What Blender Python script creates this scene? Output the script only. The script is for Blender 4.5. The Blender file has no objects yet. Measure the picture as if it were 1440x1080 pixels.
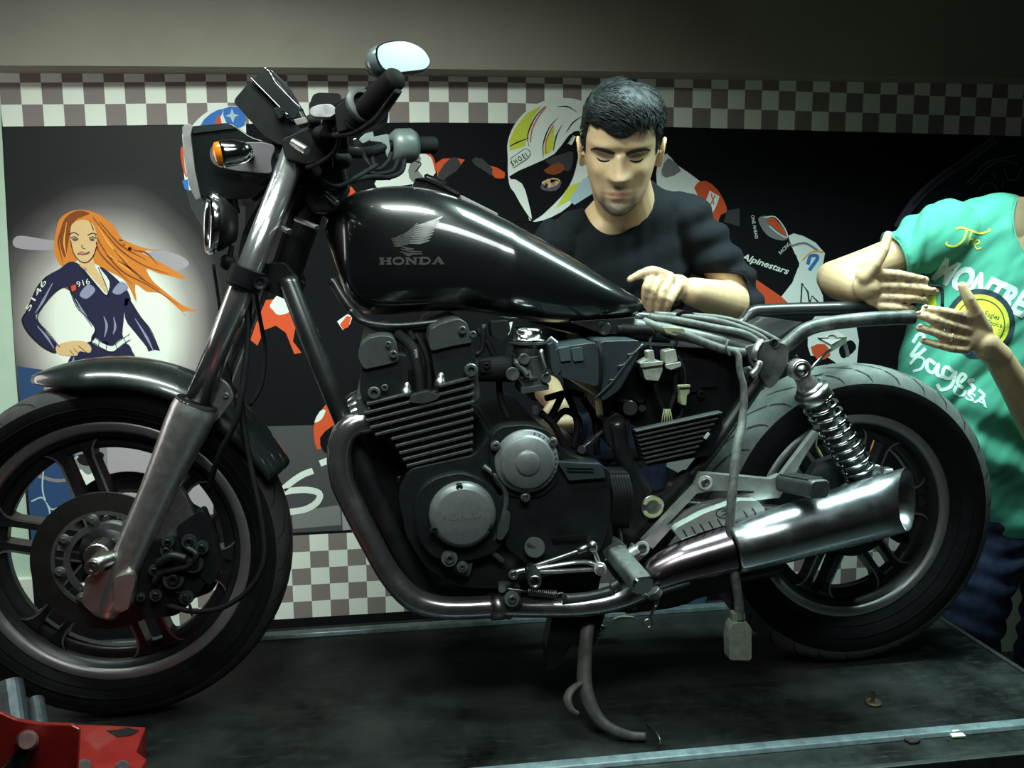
import bpy, bmesh, math, random
from mathutils import Vector, Matrix, Euler
from mathutils.bvhtree import BVHTree
from mathutils.geometry import delaunay_2d_cdt
random.seed(7)
SC = bpy.context.scene
COL = SC.collection
PI = math.pi
F_PX = 1247.0
H0 = 1.35                      # height of the lens above the workshop floor
ZT = 0.50                      # height of the lift table's top
CAM = Vector((0, 0, H0))
_y, _p, _r = math.radians(8.3), math.radians(8.0), math.radians(-0.4)
FW = Vector((math.sin(_y)*math.cos(_p), math.cos(_y)*math.cos(_p), -math.sin(_p)))
_R = Vector((math.cos(_y), -math.sin(_y), 0)); _U = _R.cross(FW)
RT = _R*math.cos(_r) + _U*math.sin(_r); UP = -_R*math.sin(_r) + _U*math.cos(_r)

def ray(x, y): return RT*((x-720)/F_PX) + UP*((540-y)/F_PX) + FW
def W(x, y, Y):                # a point at depth Y (metres into the room) seen at x, y of the photograph
    d = ray(x, y); return CAM + d*(Y/d.y)
def WZ(x, y, Z):
    d = ray(x, y); return CAM + d*((Z-H0)/d.z)
def S(px, Y, x=720, y=540):    # length of px pixels at that depth
    return px*(W(x, y, Y)-CAM).dot(FW)/F_PX

# ---------------------------------------------------------------- materials
MATS = {}
def mat(name, col, rough=0.5, metal=0.0, coat=0.0, var=0.0, scale=30.0, bump=0.0, col2=None, spec=0.5, emit=None, es=0.0, sss=0.0, trans=0.0, rvar=0.0, sheen=0.0, aniso=0.0):
    if name in MATS: return MATS[name]
    m = bpy.data.materials.new(name); m.use_nodes = True
    nt = m.node_tree; b = nt.nodes['Principled BSDF']; L = nt.links.new
    c = (*col, 1)
    b.inputs['Base Color'].default_value = c
    b.inputs['Roughness'].default_value = rough
    b.inputs['Metallic'].default_value = metal
    b.inputs['Coat Weight'].default_value = coat
    b.inputs['Coat Roughness'].default_value = 0.06
    b.inputs['Specular IOR Level'].default_value = spec
    if sheen: b.inputs['Sheen Weight'].default_value = sheen
    if trans: b.inputs['Transmission Weight'].default_value = trans
    if sss:
        b.inputs['Subsurface Weight'].default_value = sss
        b.inputs['Subsurface Radius'].default_value = (0.012, 0.005, 0.003)
        b.inputs['Subsurface Scale'].default_value = 0.4
    if emit:
        b.inputs['Emission Color'].default_value = (*emit, 1); b.inputs['Emission Strength'].default_value = es
    if var or col2 or bump or rvar:
        tc = nt.nodes.new('ShaderNodeTexCoord'); n = nt.nodes.new('ShaderNodeTexNoise')
        n.inputs['Scale'].default_value = scale; n.inputs['Detail'].default_value = 6; n.inputs['Roughness'].default_value = 0.65
        L(tc.outputs['Object'], n.inputs['Vector'])
        if var or col2:
            cr = nt.nodes.new('ShaderNodeValToRGB'); cr.color_ramp.elements[0].position = 0.35; cr.color_ramp.elements[1].position = 0.68
            lo = tuple(v*(1-var) for v in col); hi = col2 if col2 else tuple(min(1, v*(1+var)) for v in col)
            cr.color_ramp.elements[0].color = (*lo, 1); cr.color_ramp.elements[1].color = (*hi, 1)
            L(n.outputs['Fac'], cr.inputs['Fac']); L(cr.outputs['Color'], b.inputs['Base Color'])
        if rvar:
            mr = nt.nodes.new('ShaderNodeMapRange'); mr.inputs['To Min'].default_value = max(0.02, rough-rvar); mr.inputs['To Max'].default_value = min(1, rough+rvar)
            mr.inputs['From Min'].default_value = 0.3; mr.inputs['From Max'].default_value = 0.7
            L(n.outputs['Fac'], mr.inputs['Value']); L(mr.outputs['Result'], b.inputs['Roughness'])
        if bump:
            bp = nt.nodes.new('ShaderNodeBump'); bp.inputs['Strength'].default_value = bump; bp.inputs['Distance'].default_value = 0.002
            L(n.outputs['Fac'], bp.inputs['Height']); L(bp.outputs['Normal'], b.inputs['Normal'])
    MATS[name] = m
    return m

M_chrome = mat('polished chrome', (.62, .64, .65), .13, 1, rvar=.06, scale=14)
M_fchrome = mat('fork tube chrome', (.62, .61, .63), .17, .9, rvar=.05, scale=12)
M_alu = mat('brushed aluminium', (.55, .53, .52), .33, .86, var=.12, scale=60, bump=.05, rvar=.06)
M_alud = mat('dull cast aluminium', (.34, .34, .33), .48, 1, var=.2, scale=80, bump=.12)
M_cover = mat('grey engine paint', (.085, .095, .095), .36, .5, var=.12, scale=50, bump=.05)
M_fin = mat('grey fin paint', (.038, .043, .040), .5, .3, var=.3, scale=60)
M_engine = mat('dark engine paint', (.008, .010, .011), .45, 0, spec=.3, var=.3, scale=30, bump=.1)
M_black = mat('satin black', (.005, .0055, .0065), .5, 0, spec=.16, var=.3, scale=30)
M_gloss = mat('gloss black paint', (.004, .005, .006), .30, 0, coat=1.0, spec=.4, rvar=.04, scale=9)
M_fendp = mat('dark green grey paint', (.010, .014, .014), .28, 0, coat=.7, rvar=.1, scale=12)
M_rubber = mat('black rubber', (.007, .007, .008), .7, 0, spec=.14, var=.3, scale=40, bump=.15)
M_tyre = mat('tyre rubber', (.006, .006, .007), .7, 0, spec=.14, var=.35, scale=25, bump=.1)
M_tread_f = mat('brownish tyre tread', (.030, .029, .027), .7, 0, var=.3, scale=18, bump=.15)
M_tread = mat('dusty tyre tread', (.085, .10, .095), .68, 0, var=.3, scale=18, bump=.15)
M_dirt = mat('dusty frame paint', (.03, .034, .033), .45, .15, scale=22, col2=(.16, .17, .155), bump=.2)
M_frame = mat('black frame paint', (.006, .007, .008), .35, 0, coat=.3, scale=20, col2=(.018, .019, .019))
M_steel = mat('worn steel', (.27, .26, .25), .38, 1, var=.3, scale=60, bump=.1)
M_zinc = mat('zinc plated bolt', (.42, .42, .40), .34, 1)
M_lip = mat('machined rim lip', (.34, .33, .33), .40, .75, rvar=.08, scale=30)
M_rim = mat('black wheel paint', (.016, .016, .018), .32, .1, var=.2)
M_disc = mat('brake disc steel', (.085, .078, .078), .42, .85, var=.2, scale=25)
M_header = mat('smoked exhaust chrome', (.31, .30, .32), .24, .92, rvar=.1, scale=18)
M_muff = mat('muffler chrome', (.60, .64, .67), .24, 1, rvar=.07, scale=14)
M_heatch = mat('heat tinted chrome', (.24, .19, .22), .22, 1, var=.3, scale=14)
M_plast = mat('airbox plastic', (.030, .040, .045), .3, 0, var=.2, scale=15)
M_conn = mat('grey white connector plastic', (.30, .33, .28), .45, 0, var=.25, scale=60)
M_conny = mat('yellowish connector plastic', (.33, .36, .22), .45, 0, var=.25, scale=60)
M_wirew = mat('dusty wrapped harness', (.085, .092, .082), .65, 0, var=.45, scale=70, bump=.3)
M_yellow = mat('yellowed nylon ring', (.42, .44, .24), .4)
M_orange = mat('orange lens', (.75, .20, .01), .2, coat=.5)
M_mirror = mat('dusty mirror glass', (.9, .93, .93), .3, 1)
M_skin = None

# ---------------------------------------------------------------- mesh helpers
class MB:
    def __init__(s): s.v = []; s.f = []; s.m = []; s.sm = []
    def add(s, vs, fs, mi=0, smooth=False):
        o = len(s.v); s.v += [Vector(v) for v in vs]
        for f in fs: s.f.append([i+o for i in f]); s.m.append(mi); s.sm.append(smooth)
        return s
    def mesh(s, name, mats):
        me = bpy.data.meshes.new(name); me.from_pydata([tuple(v) for v in s.v], [], s.f)
        for m in mats: me.materials.append(m)
        me.polygons.foreach_set('material_index', s.m); me.polygons.foreach_set('use_smooth', s.sm)
        me.update(); return me

def link(name, me, parent=None):
    o = bpy.data.objects.new(name, me); COL.objects.link(o)
    if parent:
        o.parent = parent
        o.matrix_parent_inverse = root_inv(parent)
    return o
def world_of(o):
    m = o.matrix_basis.copy()
    if o.parent: m = world_of(o.parent) @ o.matrix_parent_inverse @ m
    return m
def root_inv(p): return world_of(p).inverted()
def build(mb, name, m, parent=None):
    ms = m if isinstance(m, (list, tuple)) else [m]
    me = mb.mesh(name, ms)
    bm = bmesh.new(); bm.from_mesh(me); bmesh.ops.recalc_face_normals(bm, faces=bm.faces); bm.to_mesh(me); bm.free()
    return link(name, me, parent)
def thing(name, label, cat, loc=(0, 0, 0), group=None):
    o = bpy.data.objects.new(name, None); COL.objects.link(o); o.location = loc
    o['label'] = label; o['category'] = cat
    if group: o['group'] = group
    o.empty_display_size = .05
    return o
def tag(o, label, cat, group=None, kind=None):
    if label: o['label'] = label
    if cat: o['category'] = cat
    if group: o['group'] = group
    if kind: o['kind'] = kind
    return o

def frame_for(d, up=Vector((0, 0, 1))):
    d = Vector(d).normalized()
    if abs(d.dot(up)) > .98: up = Vector((0, 1, 0))
    a = d.cross(up).normalized(); b = a.cross(d).normalized()
    return a, b, d
def smooth_path(pts, n=8, closed=False):
    P = [Vector(p) for p in pts]; out = []
    N = len(P)
    if N < 3: 
        return [P[0].lerp(P[1], i/n) for i in range(n+1)]
    rng = N if closed else N-1
    for i in range(rng):
        p0 = P[(i-1) % N] if (closed or i > 0) else P[0]*2-P[1]
        p1 = P[i]; p2 = P[(i+1) % N]
        p3 = P[(i+2) % N] if (closed or i+2 < N) else P[-1]*2-P[-2]
        for k in range(n):
            t = k/n
            out.append(.5*((2*p1)+(-p0+p2)*t+(2*p0-5*p1+4*p2-p3)*t*t+(-p0+3*p1-3*p2+p3)*t**3))
    if not closed: out.append(P[-1].copy())
    return out
def lerp_list(vals, t):
    if not isinstance(vals, (list, tuple)): return vals
    x = t*(len(vals)-1); i = min(int(x), len(vals)-2); return vals[i]*(1-(x-i))+vals[i+1]*(x-i)
def tube(mb, pts, r, seg=12, smooth=8, closed=False, cap=True, mi=0, flat=None, upv=None):
    """sweeps a round section; flat = (a, b) factors on the two section axes"""
    P = smooth_path(pts, smooth, closed) if smooth else [Vector(p) for p in pts]
    n = len(P); rings = []; prev = None; vs = []
    for i, p in enumerate(P):
        a = P[(i-1) % n] if (closed or i > 0) else p; b = P[(i+1) % n] if (closed or i < n-1) else p
        d = (b-a).normalized()
        if prev is None:
            u, w, _ = frame_for(d, Vector(upv) if upv else Vector((0, 0, 1)))
        else:
            u = prev - d*prev.dot(d)
            if u.length < 1e-6: u, w, _ = frame_for(d)
            u.normalize(); w = u.cross(d).normalized()*-1
            w = d.cross(u).normalized()
        if prev is None: w = d.cross(u).normalized()
        prev = u
        rr = lerp_list(r, i/max(1, n-1))
        fa, fb = flat or (1, 1)
        for k in range(seg):
            t = 2*PI*k/seg
            vs.append(p + u*(math.cos(t)*rr*fa) + w*(math.sin(t)*rr*fb))
    fs = []
    for i in range(n if closed else n-1):
        j = (i+1) % n
        for k in range(seg):
            l = (k+1) % seg; fs.append([i*seg+k, i*seg+l, j*seg+l, j*seg+k])
    mb.add(vs, fs, mi, True)
    if cap and not closed:
        o = len(mb.v)-len(vs)
        mb.f.append([o+k for k in range(seg)][::-1]); mb.m.append(mi); mb.sm.append(False)
        mb.f.append([o+(n-1)*seg+k for k in range(seg)]); mb.m.append(mi); mb.sm.append(False)
    return mb
def lathe(mb, origin, axis, prof, seg=40, mi=0, a0=0, a1=2*PI, upv=None, smooth=True, closedprof=False):
    """prof: (distance along the axis, radius) pairs"""
    u, w, d = frame_for(axis, Vector(upv) if upv else Vector((0, 0, 1)))
    O = Vector(origin); full = abs(a1-a0-2*PI) < 1e-6
    ns = seg if full else seg+1; vs = []
    for s in range(ns):
        t = a0+(a1-a0)*s/seg; e = u*math.cos(t)+w*math.sin(t)
        for (h, r) in prof: vs.append(O+d*h+e*r)
    k = len(prof); fs = []
    for s in range(seg):
        q = (s+1) % ns
        for i in range(k if closedprof else k-1):
            j = (i+1) % k
            fs.append([s*k+i, q*k+i, q*k+j, s*k+j])
    mb.add(vs, fs, mi, smooth); return mb
def cyl(mb, p, q, r, r2=None, seg=20, bev=.0, mi=0):
    p = Vector(p); q = Vector(q); L = (q-p).length; r2 = r if r2 is None else r2
    b = min(bev or .08*min(r, r2 or r), L*.4)
    lathe(mb, p, q-p, [(0, 0.0001), (0, r-b), (b, r), (L-b, r2), (L, max(r2-b, .0001)), (L, .0001)], seg, mi, smooth=False)
    k = len(mb.sm); 
    return mb
def box(mb, c, size, axes=None, mi=0, bev=0.0):
    ax = axes or (Vector((1, 0, 0)), Vector((0, 1, 0)), Vector((0, 0, 1)))
    bm = bmesh.new(); bmesh.ops.create_cube(bm, size=1)
    for v in bm.verts: v.co = Vector((v.co.x*size[0], v.co.y*size[1], v.co.z*size[2]))
    if bev: bmesh.ops.bevel(bm, geom=list(bm.edges), offset=min(bev, min(size)*.45), segments=2, affect='EDGES', profile=.6)
    bm.verts.index_update()
    C = Vector(c)
    mb.add([C+ax[0]*v.co.x+ax[1]*v.co.y+ax[2]*v.co.z for v in bm.verts], [[v.index for v in f.verts] for f in bm.faces], mi)
    bm.free(); return mb
def solid(mb, poly, vec, bev=0.0, mi=0, segs=2, taper=None):
    """extrudes a planar outline of world points by vec"""
    bm = bmesh.new(); vs = [bm.verts.new(p) for p in poly]
    f = bm.faces.new(vs); r = bmesh.ops.extrude_face_region(bm, geom=[f])
    nv = [g for g in r['geom'] if isinstance(g, bmesh.types.BMVert)]
    for v in nv: v.co += Vector(vec)
    bmesh.ops.recalc_face_normals(bm, faces=bm.faces)
    if bev:
        try: bmesh.ops.bevel(bm, geom=list(bm.edges), offset=bev, segments=segs, affect='EDGES', profile=.55, clamp_overlap=True)
        except Exception: pass
    bm.verts.index_update()
    mb.add([v.co.copy() for v in bm.verts], [[v.index for v in f.verts] for f in bm.faces], mi)
    bm.free(); return mb
def prism(mb, pts, Yn, Yf, bev=.002, mi=0, segs=2):
    """outline read off the photograph, laid at depth Yn and carried back to depth Yf"""
    P = [W(x, y, Yn) for x, y in pts]; return solid(mb, P, (0, Yf-Yn, 0), bev, mi, segs)
def rounded(pts, r=6, n=4):
    """rounds the corners of a pixel outline"""
    out = []; N = len(pts)
    for i in range(N):
        a = Vector((*pts[i-1], 0)); b = Vector((*pts[i], 0)); c = Vector((*pts[(i+1) % N], 0))
        d1 = (a-b); d2 = (c-b); q = min(r, d1.length*.45, d2.length*.45)
        p1 = b+d1.normalized()*q; p2 = b+d2.normalized()*q
        for k in range(n+1):
            t = k/n; p = p1*(1-t)**2+b*2*t*(1-t)+p2*t*t; out.append((p.x, p.y))
    return out
def smooth_px(pts, n=6, closed=True):
    return [(v.x, v.y) for v in smooth_path([Vector((*p, 0)) for p in pts], n, closed)]
def ball(mb, c, r, seg=16, mi=0, sx=(1, 1, 1), axes=None):
    ax = axes or (Vector((1, 0, 0)), Vector((0, 1, 0)), Vector((0, 0, 1)))
    bm = bmesh.new(); bmesh.ops.create_uvsphere(bm, u_segments=seg, v_segments=max(6, seg//2+2), radius=r)
    bm.verts.index_update(); C = Vector(c)
    mb.add([C+ax[0]*v.co.x*sx[0]+ax[1]*v.co.y*sx[1]+ax[2]*v.co.z*sx[2] for v in bm.verts], [[v.index for v in f.verts] for f in bm.faces], mi, True)
    bm.free(); return mb
def bolt(mb, p, axis, r, h=None, mi=0, socket=True):
    h = h or r*.8; d = Vector(axis).normalized()
    prof = [(0, r*1.0), (h*.8, r), (h, r*.85)]
    if socket: prof += [(h, r*.5), (h*.4, r*.45), (h*.4, .0001)]
    else: prof += [(h, .0001)]
    lathe(mb, p, d, prof, 14, mi, smooth=False); return mb
def hexbolt(mb, p, axis, r, h=None, mi=0):
    h = h or r*.8; lathe(mb, p, axis, [(0, r), (h*.85, r), (h, r*.85), (h, .0001)], 6, mi, smooth=False); return mb
def spring(mb, p, q, R, r, turns, seg=8, mi=0, per=20):
    p = Vector(p); q = Vector(q); u, w, d = frame_for(q-p); L = (q-p).length; n = int(turns*per)
    tube(mb, [p+d*(L*i/n)+u*math.cos(2*PI*turns*i/n)*R+w*math.sin(2*PI*turns*i/n)*R for i in range(n+1)], r, seg, 0, mi=mi)
    return mb

# --- flat shapes on a surface: outlines in photograph pixels, carried onto a surface by fn(x, y)
def fan(poly, sub=0):
    n = len(poly); q = delaunay_2d_cdt([Vector((p[0], p[1])) for p in poly], [], [list(range(n))], 1, 1e-5)
    bm = bmesh.new(); vs = [bm.verts.new((v.x, v.y, 0)) for v in q[0]]
    for f in q[2]:
        try: bm.faces.new([vs[i] for i in f])
        except ValueError: pass
    for _ in range(6 if sub else 0):
        es = [e for e in bm.edges if e.calc_length() > sub]
        if not es: break
        bmesh.ops.subdivide_edges(bm, edges=es, cuts=1)
        bmesh.ops.triangulate(bm, faces=bm.faces)
    bm.verts.index_update()
    r = ([(v.co.x, v.co.y) for v in bm.verts], [[v.index for v in q.verts] for q in bm.faces]); bm.free(); return r
def flat(mb, poly, fn, mi=0, sub=0, off=0.0):
    try: vs, fs = fan(poly, sub)
    except Exception: return mb
    mb.add([fn(x, y, off) for x, y in vs], fs, mi); return mb
def ribbon(pts, w, n=5, closed=False):
    """outline (list of quads) of a stroke of width w along pts; w may be a list"""
    P = smooth_path([Vector((*p, 0)) for p in pts], n, closed) if n else [Vector((*p, 0)) for p in pts]
    L = []; R = []; N = len(P)
    for i, p in enumerate(P):
        a = P[max(0, i-1)]; b = P[min(N-1, i+1)]; d = (b-a)
        d = d.normalized() if d.length > 1e-9 else Vector((1, 0, 0)); nrm = Vector((-d.y, d.x, 0))
        ww = lerp_list(w, i/max(1, N-1))*.5
        L.append(p+nrm*ww); R.append(p-nrm*ww)
    return [[(L[i].x, L[i].y), (L[i+1].x, L[i+1].y), (R[i+1].x, R[i+1].y), (R[i].x, R[i].y)] for i in range(N-1)]
def stroke(mb, pts, w, fn, mi=0, n=5, off=0.0, closed=False):
    for q in ribbon(pts, w, n, closed): mb.add([fn(x, y, off) for x, y in q], [[0, 1, 2, 3]], mi)
    return mb
def text_px(mb, s, p0, p1, h, fn, mi=0, off=0.0, bold=0.0, shear=0.0, sub=0, widthfit=True):
    """lettering whose baseline runs from pixel p0 to pixel p1, h pixels tall"""
    cu = bpy.data.curves.new('t', 'FONT'); cu.body = s; cu.size = 1; cu.offset = bold; cu.resolution_u = 3; cu.shear = shear
    ob = bpy.data.objects.new('t', cu); me = ob.to_mesh()
    xs = [v.co.x for v in me.vertices]; ys = [v.co.y for v in me.vertices]
    if not xs: return mb
    x0, x1 = min(xs), max(xs); y1 = max(ys); y0 = min(0, min(ys)) if not any(c in 'gjpqyQ' for c in s) else 0
    L = math.hypot(p1[0]-p0[0], p1[1]-p0[1]); d = ((p1[0]-p0[0])/L, (p1[1]-p0[1])/L); nrm = (d[1], -d[0])
    def T(v):
        a = (v.x-x0)/(x1-x0)*L; b = (v.y-y0)/(y1-y0)*h
        return (p0[0]+d[0]*a+nrm[0]*b, p0[1]+d[1]*a+nrm[1]*b)
    if sub:
        bm = bmesh.new(); bm.from_mesh(me)
        for v in bm.verts: q = T(v.co); v.co = Vector((q[0], q[1], 0))
        for _ in range(3):
            es = [e for e in bm.edges if e.calc_length() > sub]
            if not es: break
            bmesh.ops.subdivide_edges(bm, edges=es, cuts=1); bmesh.ops.triangulate(bm, faces=bm.faces)
        bm.verts.index_update()
        mb.add([fn(v.co.x, v.co.y, off) for v in bm.verts], [[v.index for v in f.verts] for f in bm.faces], mi); bm.free()
    else:
        mb.add([fn(*T(v.co), off) for v in me.vertices], [list(p.vertices) for p in me.polygons], mi)
    ob.to_mesh_clear(); bpy.data.objects.remove(ob); bpy.data.curves.remove(cu)
    return mb
def on_object(o, fallbackY):
    """carries a pixel outline onto the surface of an object, as a transfer print lies on it"""
    dg = bpy.context.evaluated_depsgraph_get(); dg.update()
    ev = o.evaluated_get(dg); me = ev.to_mesh(); mw = world_of(o)
    t = BVHTree.FromPolygons([mw @ v.co for v in me.vertices], [list(p.vertices) for p in me.polygons]); ev.to_mesh_clear()
    def fn(x, y, off=0.0):
        d = ray(x, y).normalized(); h = t.ray_cast(CAM, d)
        if h[0] is None: return W(x, y, fallbackY)
        n = h[1]; n = n if n.dot(d) < 0 else -n
        return h[0]+n*(.0008+off)
    return fn

def split_islands(names):
    for o in [o for o in bpy.data.objects if o.type == 'MESH' and o.name.split('.')[0] in names]:
        bm = bmesh.new(); bm.from_mesh(o.data); bm.verts.ensure_lookup_table(); seen = set(); comps = []
        for v in bm.verts:
            if v.index in seen: continue
            st = [v]; seen.add(v.index); c = []
            while st:
                q = st.pop(); c.append(q.index)
                for e in q.link_edges:
                    w = e.other_vert(q)
                    if w.index not in seen: seen.add(w.index); st.append(w)
            comps.append(set(c))
        bm.free()
        if len(comps) < 2: continue
        for c in comps[1:]:
            b2 = bmesh.new(); b2.from_mesh(o.data); bmesh.ops.delete(b2, geom=[v for v in b2.verts if v.index not in c], context='VERTS')
            me = o.data.copy(); b2.to_mesh(me); b2.free(); d = o.copy(); d.data = me; COL.objects.link(d)
        b2 = bmesh.new(); b2.from_mesh(o.data); bmesh.ops.delete(b2, geom=[v for v in b2.verts if v.index not in comps[0]], context='VERTS'); b2.to_mesh(o.data); b2.free()

# ---------------------------------------------------------------- camera
cd = bpy.data.cameras.new('camera'); co = bpy.data.objects.new('camera', cd); COL.objects.link(co)
co.matrix_world = Matrix((( RT.x, UP.x, -FW.x, CAM.x), (RT.y, UP.y, -FW.y, CAM.y), (RT.z, UP.z, -FW.z, CAM.z), (0, 0, 0, 1)))
cd.sensor_width = 36; cd.lens = 36*F_PX/1440; cd.clip_start = .02
SC.camera = co
SC.view_settings.view_transform = 'Standard'; SC.view_settings.look = 'None'; SC.view_settings.gamma = 1
SC.view_settings.use_curve_mapping = False; SC.view_settings.exposure = 0.0
# ================================================================ the setting
YW = 2.62; YB = 2.60
M_plaster = mat('beige plaster', (.26, .235, .195), .9, 0, var=.10, scale=3.0, bump=.15)
M_floor = mat('dark workshop floor', (.045, .045, .045), .8, 0, var=.3, scale=6, bump=.2)
M_palegreen = mat('pale green wall paint', (.42, .56, .45), .8, 0, var=.08, scale=4)
M_white = mat('white skirting board paint', (.62, .66, .60), .7, 0, var=.05, scale=5)
def struct(mb, name, m): return tag(build(mb, name, m), None, None, kind='structure')
X0, X1, YN = -1.9, 3.3, -2.2
struct(box(MB(), ((X0+X1)/2, (YN+YW+.1)/2, -.05), (X1-X0, YW-YN+.1, .1)), 'floor', M_floor)
struct(box(MB(), ((X0+X1)/2, YW+.05, 1.25), (X1-X0, .1, 2.5)), 'wall_back', M_palegreen)
struct(box(MB(), (X0-.05, (YN+YW)/2, 1.25), (.1, YW-YN, 2.5)), 'wall_left', M_plaster)
struct(box(MB(), (X1+.05, (YN+YW)/2, 1.25), (.1, YW-YN, 2.5)), 'wall_right', M_plaster)
struct(box(MB(), ((X0+X1)/2, YN-.05, 1.25), (X1-X0+.2, .1, 2.5)), 'wall_front', mat('dim back wall', (.26, .26, .24), .9))
struct(box(MB(), ((X0+X1)/2, (YN+YW)/2, 2.55), (X1-X0+.2, YW-YN+.2, .1)), 'ceiling', mat('dark ceiling', (.12, .12, .11), .9))
# beam of plaster that juts out above the banner
YS = 2.50
zl = W(0, 91, YS).z; zr = W(1440, 110, YS).z
b = MB(); pts = []
N = 24
low = [(X0, zl-.002)] + [(W(x, 0, YS).x, W(x, 92+18*((x/1440)**1.5), YS).z) for x in range(0, 1441, 60)] + [(X1, zr)]
poly = [Vector((x, YS, z)) for x, z in low] + [Vector((X1, YS, 2.5)), Vector((X0, YS, 2.5))]
solid(b, poly, (0, YW-YS, 0), bev=0)
struct(b, 'trim_1', M_plaster)
# left strip of wall: white skirting
struct(box(MB(), ((X0+W(52, 840, YW).x)/2, YW-.012, W(20, 812, YW).z/2), (W(52, 840, YW).x-X0, .024, W(20, 812, YW).z)), 'baseboard_back', M_white)

# ================================================================ the printed banner
def B(x, y, off=0.0): return W(x, y, YB-.003-off)
prn = lambda n, c, **k: mat('print '+n, c, .75, 0, spec=.08, **k)
# print background of the left panel: a white spotlight fading to black behind the rider woman
mg = bpy.data.materials.new('print spotlight fade'); mg.use_nodes = True; nt = mg.node_tree; bs = nt.nodes['Principled BSDF']
bs.inputs['Roughness'].default_value = .55; bs.inputs['Specular IOR Level'].default_value = .25
tc = nt.nodes.new('ShaderNodeTexCoord'); mp = nt.nodes.new('ShaderNodeMapping'); mp.vector_type = 'POINT'
cc = W(158, 455, YB); mp.inputs['Location'].default_value = (-cc.x/.36, 0, -cc.z/.43); mp.inputs['Scale'].default_value = (1/.36, 0, 1/.43)
ln = nt.nodes.new('ShaderNodeVectorMath'); ln.operation = 'LENGTH'
cr = nt.nodes.new('ShaderNodeValToRGB'); e = cr.color_ramp.elements
e[0].position = 0.0; e[0].color = (.80, .84, .76, 1); e[1].position = 1.0; e[1].color = (.006, .006, .007, 1)
for pos, c in ((.42, (.74, .77, .70)), (.60, (.34, .31, .30)), (.76, (.085, .075, .078)), (.90, (.012, .011, .012))):
    q = cr.color_ramp.elements.new(pos); q.color = (*c, 1)
nz = nt.nodes.new('ShaderNodeTexNoise'); nz.inputs['Scale'].default_value = 4; ad = nt.nodes.new('ShaderNodeMath'); ad.operation = 'MULTIPLY_ADD'
ad.inputs[1].default_value = .16; nt.links.new(tc.outputs['Object'], nz.inputs['Vector']); nt.links.new(nz.outputs['Fac'], ad.inputs[0])
nt.links.new(tc.outputs['Object'], mp.inputs['Vector']); nt.links.new(mp.outputs['Vector'], ln.inputs[0])
nt.links.new(ln.outputs['Value'], ad.inputs[2]); sb = nt.nodes.new('ShaderNodeMath'); sb.operation = 'SUBTRACT'; sb.inputs[1].default_value = .08
nt.links.new(ad.outputs[0], sb.inputs[0]); nt.links.new(sb.outputs[0], cr.inputs['Fac']); nt.links.new(cr.outputs['Color'], bs.inputs['Base Color'])
BM = [mg, prn('black', (.006, .006, .008)), prn('white check', (.74, .76, .70)), prn('brown check', (.23, .19, .185)),
      prn('red orange', (.62, .085, .03)), prn('white', (.70, .74, .70)), prn('yellow green', (.56, .60, .07)), prn('dark grey', (.045, .045, .05)),
      prn('mid grey', (.20, .20, .20)), prn('blue', (.05, .16, .48)), prn('light blue', (.40, .52, .58)), prn('hair orange', (.62, .20, .035)),
      prn('hair brown', (.22, .06, .02)), prn('skin tone', (.66, .44, .22)), prn('suit navy', (.022, .022, .055)), prn('suit sheen', (.26, .27, .40)),
      prn('dark teal', (.012, .03, .04)), prn('dull violet', (.10, .09, .13)), prn('ink', (.012, .010, .012)), prn('amber', (.80, .36, .06)), prn('asphalt', (.07, .068, .07)),
      prn('lilac grey', (.34, .31, .34)), prn('lips', (.45, .17, .18)), prn('storm blue', (.028, .065, .16))]
(GR, BK, WC, DC, RD, WH, YG, DG, MG, BL, LB, HO, HB, SK, SN, SS, DT, DV, IK, AM, AS, LG, LP, SB) = range(24)
b = MB(); EPS = .00035
def lay(mi, poly, k=1, sm=0):
    flat(b, smooth_px(poly, sm) if sm else poly, B, mi, 0, EPS*k)
def line(mi, pts, w, k=6, n=5): stroke(b, pts, w, B, mi, n, EPS*k)
# sheet body
xl_t = W(2, 90, YB).x; zt = W(700, 60, YB).z; zb = .36
edge = [W(*p, YB) for p in ((2, 60), (3, 178), (12, 347), (22, 513), (42, 763), (52, 905))]
XR = 3.2
outline = [Vector((XR, YB, zt))]+[Vector((p.x, YB, p.z)) for p in edge]+[Vector((XR, YB, edge[-1].z))]
solid(b, outline, (0, -.003, 0), mi=BK)
# checks along the top
cx = [(0, 3.9), (5, 150), (13, 378.5), (21, 604), (25, 713.9), (36, 999), (48, 1282.8), (55, 1435), (62, 1584)]
def xcol(n):
    for i in range(len(cx)-1):
        if n <= cx[i+1][0] or i == len(cx)-2:
            (a, xa), (c, xc) = cx[i], cx[i+1]; return xa+(xc-xa)*(n-a)/(c-a)
def yl0(x):
    pts = [(0, 178), (150, 176.6), (378, 173.6), (604, 172.2), (714, 173.2), (1000, 180), (1283, 187.2), (1435, 191.5), (1600, 197)]
    for i in range(len(pts)-1):
        if x <= pts[i+1][0] or i == len(pts)-2:
            (a, ya), (c, yc) = pts[i], pts[i+1]; return ya+(yc-ya)*(x-a)/(c-a)
hc = .0562
for n in range(0, 62):
    xa, xb = xcol(n), xcol(n+1); A = B(xa, yl0(xa), EPS); C = B(xb, yl0(xb), EPS)
    for r in range(4):
        z0 = hc*r; z1 = hc*(r+1)
        mi = WC if (n+r) % 2 == 0 else DC
        b.add([A+Vector((0, 0, z0)), C+Vector((0, 0, z0)), C+Vector((0, 0, z1)), A+Vector((0, 0, z1))], [[0, 1, 2, 3]], mi)
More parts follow.
